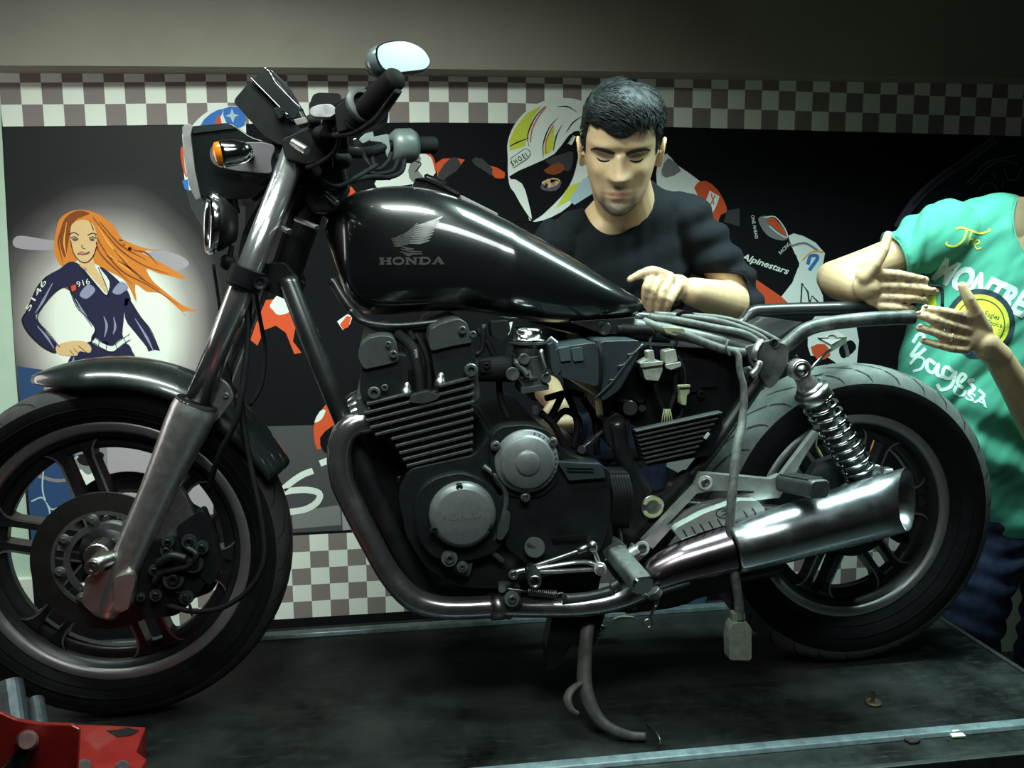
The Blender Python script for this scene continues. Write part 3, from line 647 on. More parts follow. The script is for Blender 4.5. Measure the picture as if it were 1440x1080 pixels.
# wheels -------------------------------------------------------
def wheel(kind, cx_, cy_, Yn, Rr, Rt, hw_r, hw_t, ang0, n_pair, gap):
    c = W(cx_, cy_, Yn); c = Vector((c.x, YC, ZT+Rt-.001)); ax = Vector((0, 1, 0))
    m = MB()   # rim barrel
    lathe(m, c, ax, [(-hw_r, Rr-.012), (-hw_r+.004, Rr-.016), (-hw_r*.72, Rr-.028), (-hw_r*.2, Rr-.036), (hw_r*.2, Rr-.036), (hw_r*.72, Rr-.028), (hw_r-.004, Rr-.016), (hw_r, Rr-.012), (hw_r, Rr-.002), (hw_r*.6, Rr-.020), (-hw_r*.6, Rr-.020), (-hw_r, Rr-.002)], 96, closedprof=True)
    # inner web ring
    lathe(m, c, ax, [(-.014, Rr-.034), (-.014, Rr-.052), (.014, Rr-.052), (.014, Rr-.034)], 96)
    w = P_(kind+'_wheel', m, M_rim)
    m = MB()
    for s in (-1, 1): lathe(m, c, ax, [(s*(hw_r-.010), Rr-.0205), (s*(hw_r-.003), Rr-.0195), (s*(hw_r+.0015), Rr-.012), (s*(hw_r+.003), Rr-.004), (s*(hw_r+.002), Rr), (s*(hw_r-.003), Rr)], 96)
    P_('rim_lip', m, M_lip, w, 'machined silver rim lip')
    for k in range(n_pair):
        a = math.radians(ang0+360/n_pair*k); er = Vector((math.cos(a), 0, math.sin(a))); et = Vector((-math.sin(a), 0, math.cos(a)))
        for s in (-1, 1):
            m = MB(); r0 = .055; r1 = Rr-.046
            def sect(r, t, wd, dp):
                C = c+er*r+et*t; return [C-et*wd-ax*dp, C+et*wd-ax*dp, C+et*wd+ax*dp, C-et*wd+ax*dp]
            prof = [(r0, s*gap*.48, .008, .022), (r0+(r1-r0)*.5, s*gap*.5, .0078, .018), (r1-.020, s*gap*.50, .0078, .016), (r1-.006, s*gap*.54, .0105, .017), (r1+.002, s*gap*.60, .015, .018), (r1+.008, s*gap*.68, .021, .018)]
            vs = []; fs = []
            for q in prof: vs += sect(*q)
            for i in range(len(prof)-1):
                for j in range(4): l = (j+1) % 4; fs.append([i*4+j, i*4+l, i*4+4+l, i*4+4+j])
            m.add(vs, fs)
            # machined face line along each spoke
            vs = []; fs = []
            for q in prof:
                C = c+er*q[0]+et*(q[1]+s*q[2]*.80)-ax*(q[3]+.0006); vs += [C-et*.0022, C+et*.0022]
            for i in range(len(prof)-1): fs.append([2*i, 2*i+1, 2*i+3, 2*i+2])
            m.add(vs, fs, 1)
            build(m, 'spoke', [M_rim, M_lip], w)
    m = MB(); lathe(m, c, ax, [(-.045, .0001), (-.045, .024), (-.036, .030), (-.030, .060), (.030, .060), (.036, .030), (.045, .024), (.045, .0001)], 40); P_('hub', m, M_rim, w)
    # tyre: sidewalls and a dusty tread with cut grooves
    m = MB(); b = hw_r+.004; h = Rt-Rr; sh = .70
    side = [(b-.006, Rr-.004), (b+.004, Rr+.006), (hw_t*.93, Rr+h*.30), (hw_t, Rr+h*.52), (hw_t*.97, Rr+h*.66)]
    tr = [(hw_t*.97, Rr+h*.66), (hw_t*.86, Rr+h*.82), (hw_t*.66, Rr+h*.93), (hw_t*.35, Rt-.002), (0, Rt), (-hw_t*.35, Rt-.002), (-hw_t*.66, Rr+h*.93), (-hw_t*.86, Rr+h*.82), (-hw_t*.97, Rr+h*.66)]
    for s in (-1, 1): lathe(m, c, ax, [(s*x, r) for x, r in side], 120)
    lathe(m, c, ax, tr, 120, mi=1)
    for s in (-1, 1):
        for rr in (.18, .6): lathe(m, c, ax, [(s*(b+.004+(hw_t-b)*rr*1.05), Rr+h*.5*rr+.004), (s*(b+.006+(hw_t-b)*rr*1.05), Rr+h*.5*rr+.006), (s*(b+.004+(hw_t-b)*rr*1.05+.001), Rr+h*.5*rr+.008)], 120)
    # grooves: narrow dark channels lying just proud of the tread
    def tp(u, ang):   # u -1..1 across the tread
        x = u*(len(tr)-1)*.5+(len(tr)-1)*.5; i = min(int(x), len(tr)-2); f = x-i
        hx = tr[i][0]*(1-f)+tr[i+1][0]*f; rr = tr[i][1]*(1-f)+tr[i+1][1]*f
        return c+ax*hx+Vector((math.cos(ang), 0, math.sin(ang)))*(rr+.0006)
    NG = 30
    for k in range(NG):
        for s in (-1, 1):
            a0 = 2*PI*(k+(.25 if s > 0 else 0))/NG; vs = []; fs = []
            for i in range(9):
                t = i/8; u = s*(.12+.84*t); ang = a0+(.26*(1-t)**1.5 if True else 0)
                wd = .0068*math.sin(PI*min(1, .12+t*.95))**.7+.0015
                da = wd/Rt
                vs += [tp(u, ang-da*.5), tp(u, ang+da*.5)]
            for i in range(8): fs.append([2*i, 2*i+1, 2*i+3, 2*i+2])
            m.add(vs, fs, 2)
    t = build(m, 'tyre', [M_tyre, M_tread_f if kind == 'front' else M_tread, mat('tread groove', (.004, .004, .004), .8)], w)
    return w, c
fw, CFW = wheel('front', 158, 775, 1.662, .2465, .320, .036, .056, 108, 6, .047)
rw, CRW = wheel('rear', 1200, 725, 1.66, .2165, .317, .040, .066, 8, 6, .042)
# discs on the front wheel
ax = Vector((0, 1, 0))
for Yd, s in ((1.622, -1), (1.778, 1)):
    C = Vector((CFW.x+(.0 if s < 0 else 0), Yd, CFW.z)); m = MB()
    lathe(m, C, ax, [(-.0025, .127), (-.0025, .090), (.0025, .090), (.0025, .127)], 72, closedprof=True, smooth=False)
    d = P_('brake_disc', m, M_disc, fw)
    m = MB()
    lathe(m, C, ax, [(-.0035, .060), (-.0035, .071), (.0015, .071), (.0015, .060)], 60, closedprof=True, smooth=False)
    lathe(m, C, ax, [(-.0035, .086), (-.0035, .0925), (.0015, .0925), (.0015, .086)], 60, closedprof=True, smooth=False)
    for k in range(8):
        a = 2*PI*k/8+.2; e = Vector((math.cos(a), 0, math.sin(a))); t = Vector((-math.sin(a), 0, math.cos(a)))
        solid(m, [C+e*.068-t*.012-ax*.0034, C+e*.068+t*.006-ax*.0034, C+e*.089+t*.016-ax*.0034, C+e*.089-t*.002-ax*.0034], (0, .0045, 0), 0)
        hexbolt(m, C+e*.079-ax*.0036, (0, -1, 0), .0065, .005)
        lathe(m, C+e*.079-ax*.0034, (0, -1, 0), [(0, .011), (.0015, .0105), (.0015, .0001)], 16)
    P_('disc_carrier', m, mat('painted disc carrier', (.10, .10, .095), .45, .4, var=.2), fw)
# front fender
m = MB(); sec = 48; prof_w = []
vs = []; nseg = 40; ncs = 14
for i in range(nseg+1):
    t = i/nseg; a = math.radians(111-t*86); tip = min(1, .16+(t*5.2)**.75) if t < .2 else (min(1, .5+((1-t)*7)) if t > .93 else 1)
    tw = 1 if t > .2 else (max(.04, (t/.2))**.55)
    R0 = .338+.010*math.sin(PI*min(1, t*1.1)); hw = .074*tw; dp = .046*(tw**.8)*(1.0 if t < .75 else 1-(t-.75)*1.2)
    e = Vector((math.cos(a), 0, math.sin(a)))
    for j in range(ncs+1):
        u = -1+2*j/ncs; y = hw*math.sin(u*PI/2)*1.0; drop = dp*(1-math.cos(u*PI/2))**1.0
        vs.append(CFW+e*(R0+.012-drop)+ax*y)
fs = [[i*(ncs+1)+j, i*(ncs+1)+j+1, (i+1)*(ncs+1)+j+1, (i+1)*(ncs+1)+j] for i in range(nseg) for j in range(ncs)]
m.add(vs, fs, 0, True); fen = P_('front_fender', m, M_fendp)
so = fen.modifiers.new('thickness', 'SOLIDIFY'); so.thickness = .003; so.offset = 1
m = MB()
prism(m, rounded([(262, 545), (292, 520), (322, 540), (330, 560), (306, 592), (285, 600)], 8), 1.60, 1.612, .003); bolt(m, W(303, 543, 1.60), (0, -1, 0), .006); bolt(m, W(318, 556, 1.60), (0, -1, 0), .005)
P_('fender_bracket', m, M_alud)

# forks ---------------------------------------------------------
YF1, YF2 = 1.588, 1.812
def FK(Y0): 
    dx = Vector((0, Y0-YF1, 0)); return lambda x, y: W(x, y, YF1)+dx
for Y0, nm in ((YF1, 0), (YF2, 1)):
    f = FK(Y0)
    m = MB(); tube(m, [f(146, 862), f(163, 826), f(200, 740), f(232, 668), f(255, 617), f(270, 583), f(277, 566)], [.023, .0265, .029, .030, .0345, .0385, .0395, .036], 28, 6)
    sl = P_('fork_slider', m, M_alu)
    m = MB(); u = (f(392, 270)-f(279, 560)).normalized()
    lathe(m, f(277, 566)-u*.002, u, [(0, .037), (.004, .035), (.004, .0225), (.0, .021)], 32); P_('dust_seal', m, M_rubber, sl)
    m = MB(); tube(m, [f(279, 562), f(415, 213)], .0215, 32, 1); P_('fork_tube', m, M_fchrome)
    m = MB(); f0 = f(346, 388); cyl(m, f0-u*.020, f0+u*.016, .0305, seg=32); cyl(m, f0-u*.024, f0-u*.020, .028, seg=32)
    cyl(m, f(369, 398)-ax*.03, f(369, 398)+ax*.03, .011); lathe(m, f(369, 398)-ax*.0301, (0, -1, 0), [(0, .011), (0, .005), (-.01, .005), (-.01, .0001)], 18)
    solid(m, [f(352, 372), f(376, 392), f(370, 406), (f(350, 398))], (0, .02, 0), .003)
    P_('lower_clamp', m, M_black)
f = FK(YF1)
m = MB()   # axle foot
prism(m, rounded([(120, 812), (150, 800), (190, 812), (188, 846), (172, 862), (128, 862), (114, 848)], 6), 1.565, 1.612, .004)
prism(m, rounded([(160, 812), (186, 806), (190, 818), (180, 858), (160, 860)], 4), 1.552, 1.57, .003)
P_('axle_clamp', m, M_alu)
m = MB(); cyl(m, W(133, 797, 1.548), Vector((W(133, 797, 1.548).x, 1.66, W(133, 797, 1.548).z)), .015); cyl(m, W(136, 783, 1.595), Vector((W(136, 783, 1.595).x, 1.64, W(136, 783, 1.595).z)), .023)
tube(m, [W(131, 797, 1.553), W(142, 790, 1.558), W(160, 784, 1.575)], .013, 14, 4); bolt(m, W(131, 797, 1.548), (0, -1, 0), .0135, .006); P_('front_axle', m, M_zinc)
m = MB(); bolt(m, W(118, 824, 1.575), (-.7, -.7, 0), .007, .006); P_('clamp_bolt', m, M_zinc)
# caliper bracket and caliper
m = MB(); prism(m, rounded([(232, 655), (262, 700), (280, 748), (276, 772), (258, 778), (236, 762), (212, 762), (196, 765)], 5), 1.585, 1.606, .004); P_('caliper_bracket', m, M_alud)
m = MB(); cyl(m, W(266, 762, 1.568), W(266, 762, 1.61), .0135); bolt(m, W(266, 762, 1.568), (0, -1, 0), .0085, .004); P_('caliper_bolt', m, M_engine)
m = MB()
prism(m, rounded([(214, 760), (285, 745), (305, 775), (300, 800), (278, 838), (250, 866), (205, 872), (190, 850), (196, 800)], 10), 1.578, 1.618, .006)
prism(m, rounded([(246, 742), (285, 715), (302, 760), (312, 800), (296, 826), (270, 800)], 8), 1.575, 1.606, .006)
for (x, y, r) in ((236, 762, .011), (234, 774, .011), (217, 802, .010), (244, 814, .019), (272, 792, .018), (219, 837, .011), (198, 840, .008), (262, 840, .013), (284, 770, .012)): cyl(m, W(x, y, 1.566), W(x, y, 1.585), r, seg=20); bolt(m, W(x, y, 1.566), (0, -1, 0), r*.55)
tube(m, [W(262, 770, 1.566), W(276, 780, 1.558), W(268, 794, 1.56), W(250, 800, 1.56), (W(226, 806, 1.565)), W(216, 820, 1.565)], .0055, 10, 6)
tube(m, [W(222, 792, 1.565), W(242, 782, 1.56), W(262, 786, 1.56)], .008, 10, 6)
prism(m, rounded([(236, 690), (252, 682), (268, 712), (284, 720), (290, 748), (262, 730), (244, 706)], 5), 1.60, 1.62, .004)
P_('brake_caliper', m, M_engine)
# far caliper
m = MB(); prism(m, rounded([(250, 745), (300, 730), (318, 790), (300, 832), (252, 850)], 10), 1.78, 1.83, .006); P_('brake_caliper', m, M_engine)
def cable(name, pts, r, m=M_rubber, parent=None, seg=8):
    mb = MB(); tube(mb, [W(*p) for p in pts], r, seg, 8); return P_(name, mb, m, parent)
cable('brake_hose', [(236, 852, 1.57), (275, 860, 1.54), (318, 852, 1.53), (356, 822, 1.53), (372, 780, 1.54), (366, 720, 1.56), (350, 640, 1.59), (340, 560, 1.61), (348, 480, 1.62), (352, 410, 1.63)], .0048)
cable('speedometer_cable', [(292, 690, 1.60), (308, 640, 1.58), (332, 590, 1.57), (345, 520, 1.58), (348, 450, 1.60), (338, 400, 1.62), (345, 330, 1.64), (380, 270, 1.66)], .0052)
cable('brake_hose', [(352, 570, 1.64), (368, 540, 1.66), (372, 490, 1.68), (362, 430, 1.68), (350, 360, 1.68)], .004)
cable('hose_tie', [(248, 833, 1.56), (262, 836, 1.54), (266, 852, 1.53), (270, 866, 1.53), (268, 852, 1.535), (258, 838, 1.55)], .0015)

# headlight, horn, instruments --------------------------------------
m = MB(); prism(m, rounded([(263, 178), (324, 172), (352, 192), (396, 206), (392, 250), (352, 280), (288, 281), (276, 262)], 8), 1.60, 1.80, .012, segs=3); hl = P_('headlight', m, M_gloss)
m = MB(); prism(m, rounded([(256, 178), (264, 173), (271, 177), (268, 190), (274, 240), (282, 278), (276, 282), (266, 262), (258, 215)], 3), 1.594, 1.806, .006, segs=3); P_('headlight_rim', m, M_lip, hl)
m = MB(); prism(m, rounded([(262, 182), (259, 176), (256, 190), (260, 240), (274, 276), (272, 250)], 2), 1.62, 1.78, .004); P_('headlight_lens', m, mat('lens glass', (.4, .45, .45), .1, .0, coat=1), hl)
m = MB(); prism(m, rounded([(263, 181), (324, 175), (334, 180), (268, 188)], 2), 1.597, 1.600, .0008); P_('headlight_visor', m, M_fendp, hl)
m = MB(); prism(m, rounded([(297, 205), (325, 200), (372, 200), (388, 205), (380, 226), (383, 244), (362, 243), (330, 240), (300, 232), (294, 218)], 7), 1.572, 1.578, .0015)
P_('headlight_bracket', m, mat('purple grey bracket paint', (.095, .085, .095), .4, .3, var=.15))
m = MB(); a0 = W(310, 217, 1.45); a1 = W(346, 213, 1.46)
lathe(m, a0, a1-a0, [(0, .0001), (0, .0195), (.006, .0205), (.022, .0195), (.036, .0165), (.046, .010), (.05, .0001)], 32); cyl(m, W(343, 215, 1.458), W(352, 218, 1.574), .007)
ts = P_('turn_signal', m, M_chrome)
m = MB(); dd = (a0-a1).normalized(); lathe(m, a0, dd, [(0, .0195), (.006, .0185), (.010, .012), (.012, .0001)], 32); P_('signal_lens', m, M_orange, ts)
m = MB(); a0 = W(352, 218, 1.83); cyl(m, a0, a0+ax*.12, .007); lathe(m, a0+Vector((.02, .13, 0)), (-1, 0, 0), [(0, .0001), (.004, .010), (.03, .02), (.045, .0205), (.052, .018), (.056, .0001)], 24); P_('turn_signal', m, M_chrome)
# horn
m = MB(); c0 = W(308, 315, 1.60); dd = Vector((-1, -.32, .08)).normalized()
lathe(m, c0, dd, [(-.028, .0001), (-.028, .028), (-.006, .045), (.012, .050), (.012, .0001)], 36); hn = P_('horn', m, M_black)
m = MB(); lathe(m, c0+dd*.006, dd, [(0, .052), (.008, .0535), (.014, .050), (.012, .044), (.006, .040)], 40); P_('horn_rim', m, M_chrome, hn)
m = MB(); cyl(m, W(326, 345, 1.60), W(322, 370, 1.60), .004, .006); ball(m, W(320, 369, 1.60), .014, 14, sx=(1, .6, 1)); cyl(m, W(324, 275, 1.62), W(330, 300, 1.63), .01); P_('horn_bracket', m, M_black)
# instruments
m = MB(); prism(m, rounded([(353, 112), (412, 170), (418, 196), (396, 205), (372, 192), (329, 144), (331, 138)], 7), 1.58, 1.80, .012, segs=3); ins = P_('instrument_cluster', m, M_black)
m = MB(); prism(m, rounded([(373, 95), (378, 98), (392, 118), (424, 154), (412, 168), (355, 113)], 5), 1.572, 1.808, .008, segs=3); P_('instrument_hood', m, M_gloss, ins)
m = MB(); tube(m, [W(372, 95, 1.575), W(380, 103, 1.573), W(388, 117, 1.573), W(426, 156, 1.573)], .0022, 8, 5); tube(m, [W(353, 110, 1.573), W(360, 117, 1.573), W(412, 170, 1.573)], .0024, 8, 5); P_('instrument_trim', m, M_chrome, ins)
m = MB(); prism(m, [(378, 96), (384, 100), (400, 115), (408, 124), (426, 154), (420, 150), (392, 116)], 1.64, 1.80, .002); P_('instrument_glass', m, M_gloss, ins)
m = MB(); prism(m, rounded([(384, 152), (396, 150), (402, 160), (392, 168)], 3), 1.56, 1.58, .002); bolt(m, W(398, 158, 1.562), (0, -1, 0), .004); bolt(m, W(405, 164, 1.562), (0, -1, 0), .004); P_('instrument_mount', m, M_black)
# top clamp, steering head and the dark jumble around it
m = MB(); prism(m, rounded([(396, 196), (440, 176), (470, 190), (466, 222), (430, 232), (400, 222)], 6), 1.56, 1.85, .006); P_('top_clamp', m, M_black)
m = MB(); cyl(m, W(456, 215, 1.70), W(392, 402, 1.70), .034, seg=28); cyl(m, W(398, 385, 1.70), W(390, 408, 1.70), .045, seg=28)
prism(m, [(420, 200), (480, 215), (490, 262), (470, 300), (440, 300), (420, 262)], 1.64, 1.76, .006); P_('steering_head', m, M_frame)
m = MB(); prism(m, rounded([(360, 372), (400, 368), (420, 395), (410, 425), (380, 412), (352, 398)], 8), 1.62, 1.80, .008); P_('lower_yoke', m, M_black)
# handlebar
M_bar = M_black
m = MB()
tube(m, [W(505, 165, 1.42), W(486, 178, 1.47), W(462, 186, 1.53), W(445, 196, 1.60), W(443, 205, 1.66), W(447, 208, 1.74), W(460, 205, 1.82), W(492, 214, 1.88), W(520, 214, 1.94), W(545, 206, 1.975), W(572, 204, 2.0)], .0112, 18, 8)
hb_ = P_('handlebar', m, M_bar)
m = MB(); g0 = W(497, 172, 1.40); g1 = W(558, 108, 1.30); dd = (g1-g0); 
lathe(m, g0, dd, [(0, .0001), (0, .0155), (dd.length*.1, .0165), (dd.length*.5, .0172), (dd.length*.9, .0168), (dd.length*.965, .0165), (dd.length, .013), (dd.length, .0001)], 28); lg = P_('handlebar_grip', m, M_rubber)
m = MB(); e = W(510, 148, 1.378); lathe(m, e, dd, [(-.006, .0001), (-.006, .026), (0, .029), (.004, .027), (.006, .018)], 32); P_('grip_flange', m, mat('grey green rubber', (.04, .05, .048), .5), lg)
m = MB(); prism(m, rounded([(498, 150), (530, 138), (548, 142), (545, 168), (530, 176), (500, 184), (484, 176)], 8), 1.385, 1.44, .008, segs=3)
prism(m, rounded([(470, 150), (500, 132), (512, 150), (500, 180), (474, 186)], 6), 1.40, 1.46, .006); P_('switch_housing', m, M_black)
m = MB(); tube(m, [W(470, 190, 1.44), W(500, 186, 1.40), W(530, 168, 1.34), W(544, 150, 1.28), W(560, 128, 1.25)], [.006, .008, .008, .007, .006], 12, 6, flat=(1, .6)); P_('clutch_lever', m, M_black)
m = MB(); prism(m, rounded([(434, 150), (440, 133), (448, 130), (478, 131), (484, 150), (476, 160), (440, 160)], 4), 1.46, 1.52, .004); P_('master_cylinder', m, M_black)
m = MB(); prism(m, rounded([(436, 152), (448, 147), (464, 146), (472, 151), (473, 159), (464, 165), (442, 164), (435, 160)], 4), 1.45, 1.48, .004, segs=3); P_('mirror_clamp', m, M_alu)
m = MB(); prism(m, rounded([(412, 168), (430, 165), (434, 172), (418, 176)], 2), 1.50, 1.54, .002); cyl(m, W(412, 200, 1.52), W(432, 212, 1.50), .007); P_('clamp_cover', m, M_steel)
for i, (pts, r) in enumerate([([(350, 275, 1.62), (372, 256, 1.60), (400, 243, 1.58), (428, 224, 1.58), (450, 196, 1.56), (466, 176, 1.52)], .0055),
                 ([(356, 280, 1.64), (380, 262, 1.61), (408, 248, 1.59), (436, 228, 1.58), (470, 210, 1.56), (480, 180, 1.5)], .006),
                 ([(352, 268, 1.66), (376, 248, 1.62), (402, 234, 1.60), (424, 214, 1.60)], .005),
                 ([(432, 236, 1.56), (452, 228, 1.52), (470, 214, 1.50), (476, 196, 1.48), (470, 180, 1.47)], .004),
                 ([(436, 240, 1.60), (470, 262, 1.62), (500, 250, 1.66), (530, 232, 1.72)], .0045),
                 ([(410, 300, 1.66), (430, 262, 1.64), (450, 232, 1.62), (470, 200, 1.56)], .008),
                 ([(300, 372, 1.60), (310, 440, 1.62), (320, 520, 1.64), (345, 620, 1.62), (360, 700, 1.60)], .003)]):
    cable('control_cable', pts, r)
m = MB()
for (x, y, Y, r) in ((420, 240, 1.60, .012), (440, 170, 1.56, .014), (455, 190, 1.55, .02), (430, 205, 1.6, .03), (470, 175, 1.50, .02), (462, 205, 1.56, .016), (480, 225, 1.62, .02), (448, 262, 1.66, .03), (402, 222, 1.60, .018)): ball(m, W(x, y, Y), r, 14, sx=(1, .9, .8))
cyl(m, W(444, 240, 1.56), W(444, 240, 1.59), .010)
for (x, y, a, b_, Y) in ((420, 190, 26, 30, 1.58), (450, 215, 30, 40, 1.58), (478, 195, 18, 30, 1.52), (436, 250, 30, 26, 1.62)): prism(m, rounded([(x-a/2, y-b_/2), (x+a/2, y-b_/2-3), (x+a/2+3, y+b_/2), (x-a/2+2, y+b_/2)], 5), Y, Y+.06, .006)
P_('wiring_cluster', m, M_rubber)

# far side controls
m = MB(); a0 = W(550, 205, 1.985); a1 = W(584, 205, 2.005); d2 = a1-a0
lathe(m, a0, d2, [(0, .012), (0, .026), (d2.length*.25, .036), (d2.length*.8, .037), (d2.length, .030), (d2.length, .0001)], 30); P_('switch_housing', m, mat('grey green switch housing', (.09, .11, .105), .4, .2, var=.15))
m = MB(); cyl(m, W(582, 204, 2.0), W(612, 204, 2.02), .0185, seg=26); P_('handlebar_grip', m, M_rubber)
m = MB(); prism(m, rounded([(518, 194), (546, 188), (549, 210), (545, 222), (538, 200), (520, 198)], 3), 1.96, 1.99, .003); prism(m, rounded([(504, 196), (524, 180), (526, 194), (510, 202)], 3), 1.97, 2.0, .003)
P_('brake_master', m, mat('grey green cast metal', (.12, .145, .14), .42, .3, var=.15))
m = MB(); prism(m, rounded([(496, 196), (502, 194), (514, 216), (522, 234), (516, 228), (502, 210)], 2), 1.90, 1.91, .002); P_('bar_clamp', m, M_chrome)
for pts in ([(520, 214, 1.94), (530, 238, 1.93), (545, 228, 1.95), (550, 215, 1.96)], [(512, 240, 1.90), (530, 245, 1.92), (552, 240, 1.95), (560, 225, 1.97)], [(505, 248, 1.88), (540, 250, 1.92), (564, 242, 1.96), (570, 220, 1.98)], [(490, 256, 1.80), (520, 249, 1.85), (548, 250, 1.92)]): cable('throttle_cable', pts, .005)
m = MB(); prism(m, rounded([(476, 262), (500, 246), (508, 243), (500, 252), (482, 264)], 2), 1.76, 1.78, .002); cyl(m, W(472, 255, 1.74), W(478, 268, 1.76), .014); P_('choke_knob', m, M_plast)
m = MB(); cyl(m, W(450, 265, 1.66), W(474, 286, 1.60), .0045); cyl(m, W(416, 308, 1.62), W(446, 320, 1.58), .0045); cyl(m, W(394, 318, 1.6), W(407, 326, 1.56), .005); P_('cable_guide', m, M_steel)
# mirror near the left grip
C0 = W(566, 83, 1.37); nn = ((Vector((.9, 1.62, 2.12))-C0).normalized()-(C0-CAM).normalized()).normalized()
u_ = Vector((0, 0, 1)).cross(nn).normalized(); v_ = nn.cross(u_).normalized()
outl = [(528, 74), (532, 64), (546, 58.5), (566, 57), (582, 61), (596, 70), (604, 82), (605, 90), (598, 98), (580, 101), (556, 103), (540, 99), (531, 88)]
def onM(x, y, off=0.0):
    d = ray(x, y); t = (C0-CAM).dot(nn)/d.dot(nn); return CAM+d*t+nn*off
ou = smooth_px(outl, 5); ctr = (sum(p[0] for p in ou)/len(ou), sum(p[1] for p in ou)/len(ou))
m = MB(); rings = []
for (s, off) in ((1.0, 0), (1.05, -.005), (1.03, -.016), (.85, -.030), (.5, -.038), (.05, -.040)): rings.append([onM(ctr[0]+(x-ctr[0])*s, ctr[1]+(y-ctr[1])*s, off) for x, y in ou])
n_ = len(ou); vs = [v for r_ in rings for v in r_]; fs = [[i*n_+j, i*n_+(j+1) % n_, (i+1)*n_+(j+1) % n_, (i+1)*n_+j] for i in range(len(rings)-1) for j in range(n_)]
m.add(vs, fs, 0, True); mr = P_('mirror_shell', m, mat('grey green mirror shell', (.11, .15, .145), .25, .1, coat=.4))
m = MB(); flat(m, [(ctr[0]+(x-ctr[0])*.95, ctr[1]+(y-ctr[1])*.93) for x, y in ou], onM, off=.0012); P_('mirror_glass', m, M_mirror, mr)
m = MB(); tube(m, [onM(556, 96, -.03), W(540, 108, 1.40), W(515, 128, 1.42), W(470, 150, 1.46)], .0052, 12, 6); P_('mirror_stem', m, M_black)
# fuel tank ---------------------------------------------------------
topc = [(455, 322), (462, 300), (478, 282), (500, 269), (530, 262), (562, 260), (592, 261.5), (625, 269), (660, 283), (700, 302), (740, 323), (780, 346), (820, 370), (855, 392), (880, 408), (897, 416), (905, 428), (907, 440)]
botc = [(456, 334), (466, 368), (478, 402), (492, 432), (515, 446), (545, 447), (580, 444), (615, 441), (650, 441), (690, 445), (730, 452), (770, 457), (810, 458), (845, 456), (872, 451), (890, 448), (900, 446), (906, 444)]
tz = smooth_path([Vector((*p, 0)) for p in topc], 5); bz = smooth_path([Vector((*p, 0)) for p in botc], 5)
m = MB(); K = 44; vs = []; NX = 80
def samp(L, t): x = t*(len(L)-1); i = min(int(x), len(L)-2); return L[i].lerp(L[i+1], x-i)
for i in range(NX+1):
    t = i/NX
    T = W(*samp(tz, t)[:2], 1.66); Bm = W(*samp(bz, t)[:2], 1.60)
    wmax = .142*math.sin(PI*min(1, .10+t*1.35)/2)**.8 if t < .55 else .142*(1-((t-.55)/.45)**1.5*.74)
    wmax = max(.02, wmax*(min(1, .28+t*5)))
    if i == NX: wmax *= .72
    zc = Bm.z*.50+T.z*.50; ht = T.z-zc; hb2 = zc-Bm.z; xx = (T.x+Bm.x)*.5
    for k in range(K):
        a = 2*PI*k/K; cs = math.cos(a); sn = math.sin(a)
        yy = wmax*math.copysign(abs(cs)**.72, cs); zz = (ht*abs(sn)**.80) if sn >= 0 else -(hb2*abs(sn)**.45)
        tt = (zz+hb2)/(ht+hb2) if ht+hb2 else 0
        xk = Bm.x*(1-tt)+T.x*tt
        vs.append(Vector((xk, YC+yy*(1 if zz > 0 else .93+.07*(1+zz/max(hb2, .001))), zc+zz)))
fs = [[i*K+k, i*K+(k+1) % K, (i+1)*K+(k+1) % K, (i+1)*K+k] for i in range(NX) for k in range(K)]
m.add(vs, fs, 0, True); m.f.append(list(range(K))[::-1]); m.m.append(0); m.sm.append(True); m.f.append([NX*K+k for k in range(K)]); m.m.append(0); m.sm.append(True)
tank = P_('fuel_tank', m, M_gloss)
fn = on_object(tank, 1.57)
Mdec = mat('silver grey tank transfer', (.20, .20, .20), .35, .3)
Mdec2 = mat('dull brown grey tank transfer', (.085, .082, .08), .35, .3)
m = MB()
def feather(a, b_, w, mi=0): stroke(m, [a, ((a[0]+b_[0])/2+1, (a[1]+b_[1])/2+1.5), b_], [w*.4, w, w*.5], fn, mi, 6)
for k in range(9):
    t = k/8
    feather((584-t*9, 318+t*24), (622-t*18, 302+t*36 if k else 305), 3.5)
for k in range(6):
    t = k/5; feather((566-t*6, 331+t*13), (587-t*8, 314+t*26), 3.2, 1)
for k in range(5):
    t = k/4; feather((550+t*4, 336+t*10), (565+t*2, 330+t*12), 2.8, 1)
for (a, b_) in (((563, 346), (582, 350)), ((564, 350), (594, 354)), ((562, 354), (594, 357)), ((568, 357), (580, 358))): feather(a, b_, 2.8, 1)
